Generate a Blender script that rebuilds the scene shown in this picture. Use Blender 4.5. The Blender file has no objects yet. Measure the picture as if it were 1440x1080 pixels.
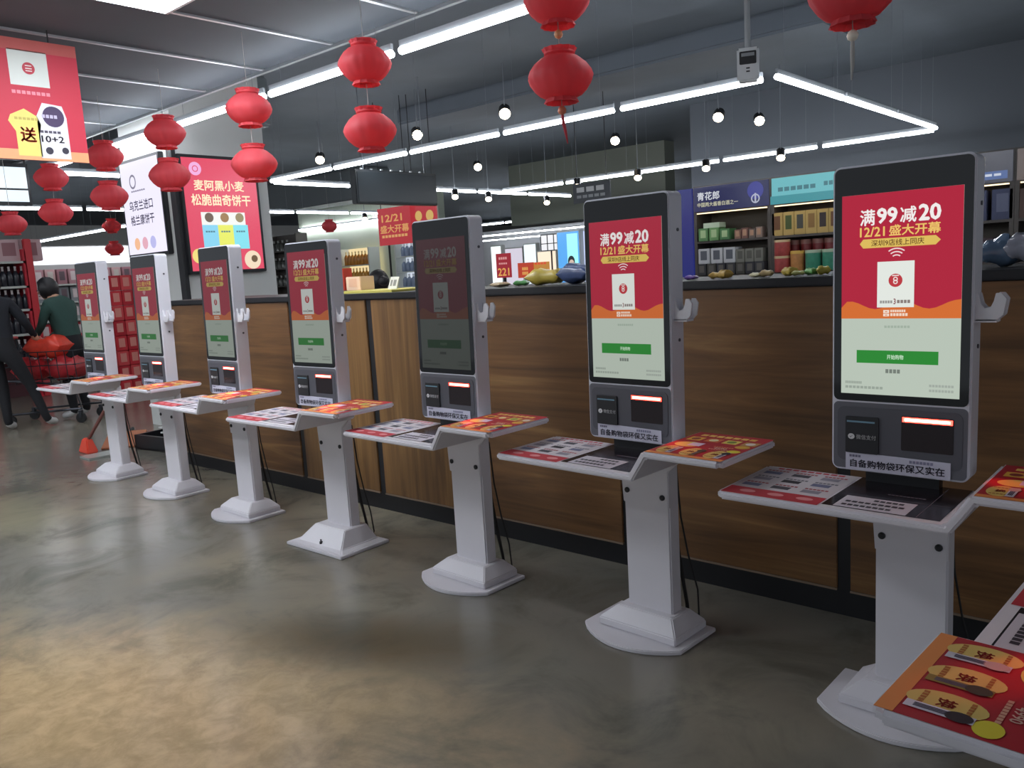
import bpy, bmesh, math, random
from mathutils import Vector, Matrix
random.seed(7)
sc = bpy.context.scene
COL = sc.collection
# ------------------------------------------------------------------ camera
CAMR = ((0.75081396, 0.65794511, -0.05819471), (0.0488018, -0.14312229, -0.98850108), (-0.65870841, 0.73934041, -0.13956712))
FPX, CAMH = 1148.4, 1.4
cam = bpy.data.cameras.new('camera'); cam.sensor_width = 36; cam.lens = FPX / 1440 * 36; cam.clip_end = 200; cam.clip_start = .02
camo = bpy.data.objects.new('camera', cam); COL.objects.link(camo)
r, d, f = (Vector(v) for v in CAMR)
camo.matrix_world = Matrix(((r.x, -d.x, -f.x, 0), (r.y, -d.y, -f.y, 0), (r.z, -d.z, -f.z, CAMH), (0, 0, 0, 1)))
sc.camera = camo
# ------------------------------------------------------------------ world + exposure
w = bpy.data.worlds.new('world'); sc.world = w; w.use_nodes = True
w.node_tree.nodes['Background'].inputs[0].default_value = (.74, .8, .88, 1)
w.node_tree.nodes['Background'].inputs[1].default_value = .34
sc.view_settings.view_transform = 'Standard'; sc.view_settings.look = 'None'
sc.view_settings.exposure = 0.65; sc.view_settings.gamma = 1; sc.view_settings.use_curve_mapping = False
TUBE = 17.0        # radiance of the ceiling tubes
# ------------------------------------------------------------------ helpers
def at(px, py, X=None, Y=None, Z=None):
    a, b = (px - 720) / FPX, (py - 540) / FPX
    v = r * a + d * b + f
    t = X / v.x if X is not None else Y / v.y if Y is not None else (Z - CAMH) / v.z
    return Vector((0, 0, CAMH)) + v * t
def rgb(h):
    c = [int(h[i:i + 2], 16) / 255 for i in (0, 2, 4)]
    return tuple(x / 12.92 if x <= .04045 else ((x + .055) / 1.055) ** 2.4 for x in c) + (1,)
MATS = {}
def mat(key, color='808080', rough=.5, metal=0, emit=0, emit_color=None, spec=.5, noise=0, nscale=20, bump=0, trans=0, coat=0, sample=True):
    if key in MATS: return MATS[key]
    m = bpy.data.materials.new(key); m.use_nodes = True; nt = m.node_tree; b = nt.nodes['Principled BSDF']
    c = rgb(color) if isinstance(color, str) else tuple(color) + (1,)
    b.inputs['Base Color'].default_value = c
    b.inputs['Roughness'].default_value = rough; b.inputs['Metallic'].default_value = metal
    b.inputs['Specular IOR Level'].default_value = spec
    if coat: b.inputs['Coat Weight'].default_value = coat; b.inputs['Coat Roughness'].default_value = .05
    if emit:
        b.inputs['Emission Color'].default_value = rgb(emit_color) if emit_color else c
        b.inputs['Emission Strength'].default_value = emit
        if not sample: m.cycles.emission_sampling = 'NONE'
    if trans:
        b.inputs['Transmission Weight'].default_value = trans
    if noise or bump:
        tc = nt.nodes.new('ShaderNodeTexCoord'); n = nt.nodes.new('ShaderNodeTexNoise')
        n.inputs['Scale'].default_value = nscale; n.inputs['Detail'].default_value = 4
        nt.links.new(tc.outputs['Object'], n.inputs['Vector'])
        if noise:
            mx = nt.nodes.new('ShaderNodeMix'); mx.data_type = 'RGBA'
            mx.inputs['A'].default_value = tuple(x * (1 - noise) for x in c[:3]) + (1,)
            mx.inputs['B'].default_value = tuple(min(1, x * (1 + noise)) for x in c[:3]) + (1,)
            nt.links.new(n.outputs['Fac'], mx.inputs['Factor']); nt.links.new(mx.outputs['Result'], b.inputs['Base Color'])
        if bump:
            bp = nt.nodes.new('ShaderNodeBump'); bp.inputs['Strength'].default_value = bump; bp.inputs['Distance'].default_value = .01
            nt.links.new(n.outputs['Fac'], bp.inputs['Height']); nt.links.new(bp.outputs['Normal'], b.inputs['Normal'])
    MATS[key] = m
    return m
def glow(color, s):
    if s <= 3: s = s / 1.52      # self-lit prints and screens keep their look under the raised exposure
    return mat('glow_%s_%.2f' % (color, s), '000000' if s > 3 else '101010', .25, emit=s, emit_color=color, sample=s > .6)
def ink(color): return mat('print_' + color, color, .55, spec=.3)
class MB:
    def __init__(s): s.v = []; s.f = []; s.sm = False
    def add(s, vs, fs):
        o = len(s.v); s.v += [tuple(x) for x in vs]; s.f += [tuple(i + o for i in q) for q in fs]; return s
    def box(s, x0, x1, y0, y1, z0, z1):
        return s.add([(x0, y0, z0), (x1, y0, z0), (x1, y1, z0), (x0, y1, z0), (x0, y0, z1), (x1, y0, z1), (x1, y1, z1), (x0, y1, z1)],
                     [(0, 3, 2, 1), (4, 5, 6, 7), (0, 1, 5, 4), (1, 2, 6, 5), (2, 3, 7, 6), (3, 0, 4, 7)])
    def loft(s, rings, cap=True):
        n = len(rings[0]); o = len(s.v)
        for q in rings: s.v += [tuple(p) for p in q]
        for k in range(len(rings) - 1):
            for i in range(n):
                j = (i + 1) % n; a = o + k * n
                s.f.append((a + i, a + j, a + n + j, a + n + i))
        if cap:
            s.f.append(tuple(o + i for i in reversed(range(n)))); e = o + (len(rings) - 1) * n; s.f.append(tuple(e + i for i in range(n)))
        return s
    def lathe(s, prof, n=16, c=(0, 0, 0), cap=True):
        return s.loft([[(c[0] + rr * math.cos(2 * math.pi * i / n), c[1] + rr * math.sin(2 * math.pi * i / n), c[2] + z) for i in range(n)] for rr, z in prof], cap)
    def tube(s, pts, rad, n=8):
        rings = []; pts = [Vector(p) for p in pts]
        for k, p in enumerate(pts):
            t = (pts[min(k + 1, len(pts) - 1)] - pts[max(k - 1, 0)]).normalized()
            a = t.orthogonal().normalized() if abs(t.z) > .9 else t.cross(Vector((0, 0, 1))).normalized()
            if k and a.dot(pa) < 0: a = -a
            if k and abs(t.z) > .6: a = (pa - t * pa.dot(t)).normalized()
            pa = a; b = t.cross(a); rr = rad[k] if isinstance(rad, (list, tuple)) else rad
            rings.append([p + (a * math.cos(2 * math.pi * i / n) + b * math.sin(2 * math.pi * i / n)) * rr for i in range(n)])
        return s.loft(rings)
    def prism(s, poly, fn0, fn1):
        return s.loft([[fn0(*p) for p in poly], [fn1(*p) for p in poly]])
    def mesh(s, name, m, smooth=False, bevel=0):
        me = bpy.data.meshes.new(name); me.from_pydata(s.v, [], s.f)
        bm = bmesh.new(); bm.from_mesh(me); bmesh.ops.recalc_face_normals(bm, faces=bm.faces)
        if bevel:
            bmesh.ops.remove_doubles(bm, verts=bm.verts, dist=1e-5)
            es = [e for e in bm.edges if len(e.link_faces) == 2 and e.calc_face_angle(0) > .5]
            bmesh.ops.bevel(bm, geom=es, offset=bevel, segments=2, affect='EDGES', clamp_overlap=True)
        bm.to_mesh(me); bm.free(); me.materials.append(m)
        if smooth:
            for p in me.polygons: p.use_smooth = True
            me.set_sharp_from_angle(angle=.7)
        return me
    def build(s, name, m, parent=None, smooth=False, bevel=0): return link(name, s.mesh(name, m, smooth, bevel), parent)
def link(name, me, parent=None):
    o = bpy.data.objects.new(name, me); COL.objects.link(o)
    if parent: o.parent = parent
    return o
def thing(name, label, cat, loc=(0, 0, 0), rz=0, group=None):
    o = bpy.data.objects.new(name, None); COL.objects.link(o); o.location = loc; o.rotation_euler.z = rz; o.empty_display_size = .1
    return tag(o, label, cat, group)
def tag(o, label, cat, group=None):
    o['label'] = label; o['category'] = cat
    if group: o['group'] = group
    return o
def struct(o): o['kind'] = 'structure'; return o
def copy_tree(o, parent=None):
    c = o.copy(); COL.objects.link(c); c.parent = parent
    for ch in list(o.children): copy_tree(ch, c)
    return c
TXT = {}
def text_geo(s, bold=0, font=None):
    k = (s, bold)
    if k not in TXT:
        cu = bpy.data.curves.new('text', 'FONT'); cu.body = s; cu.size = 1; cu.resolution_u = 2
        o = bpy.data.objects.new('text', cu); COL.objects.link(o)
        me = bpy.data.meshes.new_from_object(o.evaluated_get(bpy.context.evaluated_depsgraph_get()))
        vs = [v.co.xy.copy() for v in me.vertices]; fs = [tuple(p.vertices) for p in me.polygons]
        if bold:
            n_ = len(vs); sh = [(bold, 0), (-bold, 0), (0, bold), (0, -bold)]
            fs = [tuple(i + n_ * k for i in q) for k in range(4) for q in fs]; vs = [v + Vector(o_) for o_ in sh for v in vs]
        x0 = min(v.x for v in vs); x1 = max(v.x for v in vs); y0 = min(v.y for v in vs); y1 = max(v.y for v in vs)
        TXT[k] = ([((v.x - x0) / (x1 - x0), (v.y - y0) / (y1 - y0)) for v in vs], fs)
        bpy.data.objects.remove(o); bpy.data.curves.remove(cu); bpy.data.meshes.remove(me)
    return TXT[k]
class Face:
    """a flat printed surface: origin, right and up unit vectors; marks lie a hair proud of it"""
    def __init__(s, o, r, u, parent, n=None):
        s.o = Vector(o); s.r = Vector(r); s.u = Vector(u); s.n = s.r.cross(s.u).normalized(); s.p = parent
    def pt(s, a, b, k): return s.o + s.r * a + s.u * b + s.n * k
    def poly(s, name, pts, m, k=.0006, parent=None):
        mb = MB(); mb.add([s.pt(a, b, k) for a, b in pts], [tuple(range(len(pts)))])
        me = bpy.data.meshes.new(name); me.from_pydata(mb.v, [], mb.f); me.materials.append(m)
        return link(name, me, parent or s.p)
    def rect(s, name, a0, a1, b0, b1, m, k=.0006, parent=None): return s.poly(name, [(a0, b0), (a1, b0), (a1, b1), (a0, b1)], m, k, parent)
    def rects(s, name, lst, m, k=.0006, parent=None):
        mb = MB()
        for a0, a1, b0, b1 in lst: mb.add([s.pt(a, b, k) for a, b in ((a0, b0), (a1, b0), (a1, b1), (a0, b1))], [(0, 1, 2, 3)])
        me = bpy.data.meshes.new(name); me.from_pydata(mb.v, [], mb.f); me.materials.append(m)
        return link(name, me, parent or s.p)
    def disc(s, name, a, b, ra, m, k=.0006, rb=None, n=24, parent=None):
        rb = rb or ra
        return s.poly(name, [(a + ra * math.cos(2 * math.pi * i / n), b + rb * math.sin(2 * math.pi * i / n)) for i in range(n)], m, k, parent)
    def ring(s, name, a, b, r0, r1, m, k=.0006, t0=0, t1=6.2832, n=24, parent=None):
        mb = MB(); vs = []
        for i in range(n + 1):
            t = t0 + (t1 - t0) * i / n
            vs += [s.pt(a + r0 * math.cos(t), b + r0 * math.sin(t), k), s.pt(a + r1 * math.cos(t), b + r1 * math.sin(t), k)]
        mb.add(vs, [(2 * i, 2 * i + 1, 2 * i + 3, 2 * i + 2) for i in range(n)])
        me = bpy.data.meshes.new(name); me.from_pydata(mb.v, [], mb.f); me.materials.append(m)
        return link(name, me, parent or s.p)
    def text(s, name, t, a0, a1, b0, b1, m, k=.001, bold=.012, parent=None):
        uv, fs = text_geo(t, bold)
        me = bpy.data.meshes.new(name); me.from_pydata([tuple(s.pt(a0 + (a1 - a0) * u, b0 + (b1 - b0) * v, k)) for u, v in uv], [], fs)
        me.materials.append(m); return link(name, me, parent or s.p)
    def dashes(s, name, a0, a1, b0, b1, n, m, k=.001, parent=None):
        w_ = (a1 - a0) / n
        return s.rects(name, [(a0 + i * w_, a0 + (i + .78) * w_, b0, b1) for i in range(n)], m, k, parent)
# ------------------------------------------------------------------ node materials for the big surfaces
def nodes(key):
    m = bpy.data.materials.new(key); m.use_nodes = True; MATS[key] = m
    return m, m.node_tree, m.node_tree.nodes['Principled BSDF']
def N(nt, t, **kw):
    n = nt.nodes.new(t)
    for k, v in kw.items():
        if k in n.inputs: n.inputs[k].default_value = v
        else: setattr(n, k, v)
    return n
def mixc(nt, fac, a, b):
    mx = N(nt, 'ShaderNodeMix', data_type='RGBA')
    for s, v in (('Factor', fac), ('A', a), ('B', b)):
        if isinstance(v, (tuple, float, int)): mx.inputs[s].default_value = v
        else: nt.links.new(v, mx.inputs[s])
    return mx.outputs['Result']
def ramp(nt, fac, p0, p1):
    q = N(nt, 'ShaderNodeMapRange', clamp=True); q.interpolation_type = 'SMOOTHSTEP'
    q.inputs['From Min'].default_value = p0; q.inputs['From Max'].default_value = p1
    nt.links.new(fac, q.inputs['Value']); return q.outputs['Result']
def floor_mat():
    m, nt, b = nodes('polished_concrete'); tc = N(nt, 'ShaderNodeTexCoord')
    def noise(scale, detail=5, rough=.6, dist=0, off=(0, 0, 0), sc_=(1, 1, 1)):
        mp = N(nt, 'ShaderNodeMapping'); mp.inputs['Location'].default_value = off; mp.inputs['Scale'].default_value = sc_
        nt.links.new(tc.outputs['Object'], mp.inputs['Vector'])
        n = N(nt, 'ShaderNodeTexNoise', Scale=scale, Detail=detail, Roughness=rough, Distortion=dist)
        nt.links.new(mp.outputs['Vector'], n.inputs['Vector']); return n.outputs['Fac']
    big = noise(.55, 4); mid = noise(2.4, 6, .65, .6); fine = noise(9, 6, .7, .4)
    c = mixc(nt, ramp(nt, big, .35, .65), rgb('737069'), rgb('857d6e'))
    c = mixc(nt, ramp(nt, mid, .42, .72), c, rgb('5f5e55'))
    # tan patch with a soft, noise-wobbled edge
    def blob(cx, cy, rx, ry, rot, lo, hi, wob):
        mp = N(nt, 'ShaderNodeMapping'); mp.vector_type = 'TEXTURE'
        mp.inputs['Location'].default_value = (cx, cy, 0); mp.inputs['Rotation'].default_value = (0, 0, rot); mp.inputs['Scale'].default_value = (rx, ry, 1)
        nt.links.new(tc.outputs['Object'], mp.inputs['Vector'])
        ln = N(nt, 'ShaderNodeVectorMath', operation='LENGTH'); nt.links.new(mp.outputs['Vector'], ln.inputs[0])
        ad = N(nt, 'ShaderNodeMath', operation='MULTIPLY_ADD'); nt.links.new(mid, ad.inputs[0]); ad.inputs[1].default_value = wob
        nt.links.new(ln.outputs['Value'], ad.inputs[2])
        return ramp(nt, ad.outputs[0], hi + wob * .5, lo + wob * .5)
    tan_patch = blob(-2.7, 1.0, 1.45, .72, .35, .15, 1.25, .9)
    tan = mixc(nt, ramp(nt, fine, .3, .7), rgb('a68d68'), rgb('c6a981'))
    c = mixc(nt, tan_patch, c, tan)
    smear = blob(-2.45, 1.85, .8, .32, .5, .1, 1.1, 1.2)
    sm = N(nt, 'ShaderNodeMath', operation='MULTIPLY'); nt.links.new(smear, sm.inputs[0]); sm.inputs[1].default_value = .8
    c = mixc(nt, sm.outputs[0], c, rgb('4f4534'))
    st2 = blob(-6.2, 1.5, 1.2, .5, .2, .3, 1.2, 1.2); s2 = N(nt, 'ShaderNodeMath', operation='MULTIPLY'); nt.links.new(st2, s2.inputs[0]); s2.inputs[1].default_value = .6
    c = mixc(nt, s2.outputs[0], c, rgb('8c876f'))
    nt.links.new(c, b.inputs['Base Color'])
    rr = N(nt, 'ShaderNodeMapRange'); rr.inputs['To Min'].default_value = .13; rr.inputs['To Max'].default_value = .3
    nt.links.new(mid, rr.inputs['Value']); nt.links.new(rr.outputs['Result'], b.inputs['Roughness'])
    bp = N(nt, 'ShaderNodeBump', Strength=.05, Distance=.01); nt.links.new(fine, bp.inputs['Height']); nt.links.new(bp.outputs['Normal'], b.inputs['Normal'])
    b.inputs['Specular IOR Level'].default_value = .5
    return m
def wood_mat(key, ca, cb, cc, vertical):
    m, nt, b = nodes(key); tc = N(nt, 'ShaderNodeTexCoord')
    mp = N(nt, 'ShaderNodeMapping'); mp.inputs['Scale'].default_value = (14, 14, .7) if vertical else (.8, 14, 11)
    nt.links.new(tc.outputs['Object'], mp.inputs['Vector'])
    n1 = N(nt, 'ShaderNodeTexNoise', Scale=1.0, Detail=5, Roughness=.6, Distortion=.8); nt.links.new(mp.outputs['Vector'], n1.inputs['Vector'])
    mp2 = N(nt, 'ShaderNodeMapping'); mp2.inputs['Scale'].default_value = (60, 60, 1.2) if vertical else (1.4, 60, 60)
    nt.links.new(tc.outputs['Object'], mp2.inputs['Vector'])
    n2 = N(nt, 'ShaderNodeTexNoise', Scale=1.0, Detail=3); nt.links.new(mp2.outputs['Vector'], n2.inputs['Vector'])
    c = mixc(nt, ramp(nt, n1.outputs['Fac'], .3, .55), rgb(ca), rgb(cb))
    c = mixc(nt, ramp(nt, n1.outputs['Fac'], .52, .75), c, rgb(cc))
    c2 = mixc(nt, ramp(nt, n2.outputs['Fac'], .35, .75), c, rgb(ca)); mx = mixc(nt, .35, c, c2)
    nt.links.new(mx, b.inputs['Base Color']); b.inputs['Roughness'].default_value = .42
    return m
W_H = wood_mat('walnut_horizontal', '5c4129', '7b5735', '9b7549', False)
W_V = wood_mat('walnut_vertical', '64482d', '85623a', '9f7a4c', True)
M_white = mat('white_powder_coat', 'd9d6dc', .38, noise=.05, nscale=6)
M_silver = mat('silver_shell', 'd2d2da', .34, metal=.05)
M_glass = mat('black_glass', '0b0d10', .06, spec=.6)
M_panel = mat('grey_panel', '63636a', .42, metal=.2)
M_dark = mat('dark_plastic', '1b1c20', .4)
M_black = mat('black_paint', '1d1e22', .5)
M_cable = mat('black_rubber', '141416', .6)
M_ceil = mat('ceiling_grey', '545c64', .75, noise=.1, nscale=2)
M_ceil2 = mat('ceiling_dark', '69717a', .85, noise=.15, nscale=1.5)
M_bar = mat('ceiling_bar', 'b5babd', .35, metal=.5)
M_wall = mat('white_wall', 'd3d3d0', .7, noise=.05, nscale=2)
M_red = mat('red_paper', 'c8283a', .6)
M_tube = glow('f4f8ff', TUBE)
# ------------------------------------------------------------------ large structure
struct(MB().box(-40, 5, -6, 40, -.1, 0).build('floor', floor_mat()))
ceil = struct(MB().box(-40, 5, -6, 40, 3.9, 4.0).build('ceiling', M_ceil2))
XB = -4.73
for k in range(-3, 13):
    MB().box(XB - .86 * k - .855, XB - .86 * k - .005, -2, 3.68, 3.0, 3.04).build('ceiling_panel', M_ceil, ceil, bevel=.004)
    MB().box(XB - .86 * k - .014, XB - .86 * k + .014, -2, 3.66, 2.988, 3.001).build('ceiling_bar', M_bar, ceil)
struct(MB().box(-15.1, -1.2, 3.68, 3.71, 2.98, 3.05).build('trim_1', mat('edge_bar', '969c9f', .4, metal=.3)))
def panel_light(x0, y0, label, group=None):
    t = thing('ceiling_light', label, 'ceiling light', (x0 + .405, y0 + .415, 2.985), 0, group)
    MB().box(-.42, .42, -.43, .43, -.012, .004).build('frame', M_bar, t); MB().box(-.39, .39, -.4, .4, -.018, -.01).build('diffuser', glow('f2f8ff', 17), t)
panel_light(-4.71, 1.65, 'square light panel glowing in the grey panel ceiling above the kiosks')
for x in (-9.87, -7.29, -4.71): panel_light(x, -.3, 'added square light panel, out of view, brightening the kiosk side', 'added panel lights out of view')  # extra panels outside the view, added to brighten the kiosk side
struct(MB().box(-40, 5, 38, 38.2, 0, 4).build('wall_back', M_wall))
struct(MB().box(-32.2, -32, -6, 38, 0, 4).build('wall_left', M_wall))
struct(MB().box(-6.9, 4, 12.55, 12.75, 0, 3.9).build('wall_right', mat('bulkhead_grey', '5e646b', .7)))
# ducts and beams under the dark ceiling
def duct(name, label, x0, x1, y0, y1, z0, z1, m):
    return tag(MB().box(x0, x1, y0, y1, z0, z1).build(name, m, bevel=.03), label, 'duct')
M_duct = mat('duct_grey', '767d82', .6, noise=.08, nscale=3)
duct('air_duct', 'long grey air duct crossing above the suspended light rectangle', -9.7, -3.2, 8.6, 9.4, 3.66, 3.9, M_ceil2)
duct('air_duct', 'slim grey duct beside the red screen column', -14.0, -9.0, 5.6, 5.95, 3.3, 3.9, M_duct)
duct('air_duct', 'dark duct running above the bottle shelves', -24, -14.9, 12.2, 12.9, 3.2, 3.9, mat('duct_dark', '5f6669', .7))
struct(MB().box(-13.6, -9.2, 15.6, 16, 2.45, 3.9).build('wall_bulkhead', mat('olive_grey', '8f9488', .7)))
# column with screens
struct(MB().box(-8.5, -7.42, 3.82, 4.78, 0, 3.9).build('wall_column', mat('column_white', 'c9ccca', .6, noise=.06, nscale=3)))
# ------------------------------------------------------------------ counter
ctr = thing('counter', 'long walnut panelled counter with black top ledge behind the kiosks', 'counter', (0, 3.04, 0))
posts = [-6.36, -5.39, -4.6, -3.8, -2.97, -2.05, -1.07, -.1, .8]
MB().box(-6.36, .8, .03, .62, .02, 1.27).build('core', M_dark, ctr)
MB().box(-6.4, .84, -.012, .66, 1.272, 1.306).build('ledge', M_black, ctr, bevel=.005)
MB().box(-6.36, .8, .014, .04, 0, .1).build('toe_kick', M_black, ctr)
for i in range(len(posts) - 1):
    MB().box(posts[i] + .025, posts[i + 1] - .025, .0, .04, .11, 1.268).build('wood_panel', W_V if i in (2, 3) else W_H, ctr, bevel=.003)
    MB().box(posts[i] + .025, posts[i + 1] - .025, -.003, .04, .102, .11).build('bottom_trim', mat('trim_brown', '8d7a68', .4), ctr)
for p in posts: MB().box(p - .024, p + .024, .008, .04, .1, 1.27).build('post', M_black, ctr)
MB().box(-6.375, -6.36, .0, .6, .02, 1.268).build('end_panel', W_H, ctr)
# ------------------------------------------------------------------ self-checkout kiosks
MC = {}
def cached(key, fn):
    if key not in MC: MC[key] = fn()
    return MC[key]
ZB, ZT, ZD, TILT, YF, HX0, HX1, TH = .7506, 1.632, .958, .0214, -.043, -.199, .1725, .082
def hy(z): return YF + TILT * (z - ZB)
def rrect(x0, x1, z0, z1, rad, n=5):
    pts = []
    for cx, cz, a in ((x1 - rad, z0 + rad, -90), (x1 - rad, z1 - rad, 0), (x0 + rad, z1 - rad, 90), (x0 + rad, z0 + rad, 180)):
        for i in range(n + 1):
            t = math.radians(a + 90 * i / n); pts.append((cx + rad * math.cos(t), cz + rad * math.sin(t)))
    return pts
def slab(poly, y0, y1, inset=0):
    """rounded slab in the housing's leaning plane; y0/y1 measured from the leaning front"""
    mb = MB(); return mb.prism(poly, lambda x, z: (x, hy(z) + y0, z), lambda x, z: (x, hy(z) + y1, z))
TA, TB_, TC, TD, ZL, ZR, TY0, TY1 = -.4344, .1843, .2391, .5259, .7145, .7982, -.332, .0266
def tray_mesh():
    prof = [(TA, ZL), (TB_, ZL), (TC, ZR), (TD, ZR)]; th = .022
    top = [(x, z) for x, z in prof]; bot = [(TD, ZR - th), (TC + .014, ZR - th), (TB_ + .014, ZL - th), (TA, ZL - th)]
    mb = MB(); poly = top + bot
    mb.prism(poly, lambda x, z: (x, TY0, z), lambda x, z: (x, TY1, z))
    me = bpy.data.meshes.new('tray'); me.from_pydata(mb.v, [], mb.f)
    bm = bmesh.new(); bm.from_mesh(me); bmesh.ops.recalc_face_normals(bm, faces=bm.faces)
    # round the plan corners, then soften every edge
    es = [e for e in bm.edges if abs(e.verts[0].co.y - e.verts[1].co.y) < 1e-6 and abs(e.verts[0].co.x - e.verts[1].co.x) < 1e-6 and e.verts[0].co.x in (TA, TD)]
    es = [e for e in bm.edges if abs(e.verts[0].co.y - e.verts[1].co.y) < 1e-6 and abs(e.verts[0].co.x - e.verts[1].co.x) < 1e-5 and (abs(e.verts[0].co.x - TA) < 1e-4 or abs(e.verts[0].co.x - TD) < 1e-4)]
    bmesh.ops.bevel(bm, geom=es, offset=.014, segments=4, affect='EDGES')
    es = [e for e in bm.edges if len(e.link_faces) == 2 and e.calc_face_angle(0) > .8]
    bmesh.ops.bevel(bm, geom=es, offset=.006, segments=2, affect='EDGES', clamp_overlap=True)
    bm.to_mesh(me); bm.free(); me.materials.append(M_white)
    for p in me.polygons: p.use_smooth = True
    me.set_sharp_from_angle(angle=.6)
    return me
def base_plate(square):
    if square: pl = [(-.25, -.15), (.22, -.15), (.22, .17), (-.25, .17)]
    else:
        n = 12; pl = [(-.2326 + .4387 * i / n, -.086 - .1 * math.sin(math.pi * (i / n)) ** .8 if 0 < i < n else -.086) for i in range(n + 1)] + [(.2061, .1554), (-.2326, .1554)]
    mb = MB(); mb.prism(pl, lambda x, y: (x, y, 0), lambda x, y: (x, y, .016)); return mb.mesh('base_plate', M_white, bevel=.003)
def plinth(square):
    mb = MB(); R_ = lambda x0, x1, y0, y1, z: [(x0, y0, z), (x1, y0, z), (x1, y1, z), (x0, y1, z)]
    if square: mb.loft([R_(-.235, .205, -.135, .16, .016), R_(-.19, .175, -.11, .13, .03), R_(-.125, .135, -.05, .1, .105), R_(-.12, .13, -.045, .1, .11)])
    else: mb.loft([R_(-.17, .175, -.075, .14, .016), R_(-.17, .175, -.075, .14, .045), R_(-.115, .135, -.03, .1, .09), R_(-.11, .13, -.025, .095, .094)])
    return mb.mesh('plinth', M_white, bevel=.004)
def pedestal():
    mb = MB(); mb.box(-.089, .112, .01, .075, .08, .7); return mb.mesh('pedestal', M_white, bevel=.006)
def bracket():
    mb = MB()
    lf = [(-.089, .5), (.112, .5), (.115, .64), (.2, .715), (.27, .775), (TC + .01, .781), (TB_ + .01, .697), (-.2, .697), (-.2, .69), (-.14, .68), (-.1, .66)]
    mb.prism(lf, lambda x, z: (x, .004, z), lambda x, z: (x, .02, z)); return mb.mesh('bracket', M_white, bevel=.003)
def hook():
    mb = MB()
    pf = [(0, 0), (.045, 0), (.06, .014), (.066, .05), (.056, .064), (.044, .064), (.04, .046), (.034, .032), (.022, .03), (.014, .04), (.008, .064), (0, .066)]
    pf = [(x * 1.15, z * 1.15) for x, z in pf]
    mb.prism(pf, lambda x, z: (HX1 - .004 + x, hy(1.22) + .02, 1.19 + z), lambda x, z: (HX1 - .004 + x, hy(1.22) + .027, 1.19 + z))
    mb.prism(pf, lambda x, z: (HX1 - .004 + x, hy(1.22) + .058, 1.19 + z), lambda x, z: (HX1 - .004 + x, hy(1.22) + .065, 1.19 + z))
    mb.box(HX1 - .004, HX1 + .05, hy(1.22) + .02, hy(1.22) + .065, 1.186, 1.195)
    return mb.mesh('bag_hook', mat('milky_plastic', 'd6d5da', .35), bevel=.001)
def screw_mesh(): return MB().lathe([(.0105, 0), (.0105, .005), (.006, .008)], 12).mesh('screw', M_dark)
def cable(kind):
    mb = MB()
    mb.tube([(.075, .082, .66), (.08, .09, .4), (.1, .1, .22), (.105, .12, .1), (.1, .135, .03), (.09, .15, .022)], .007, 6)
    mb.tube([(.1, .082, .64), (.108, .09, .45), (.13, .1, .3), (.16, .11, .17), (.15, .13, .06), (.11, .15, .024)], .0035, 6)
    return mb.mesh('power_cable', M_cable, smooth=True)
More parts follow.
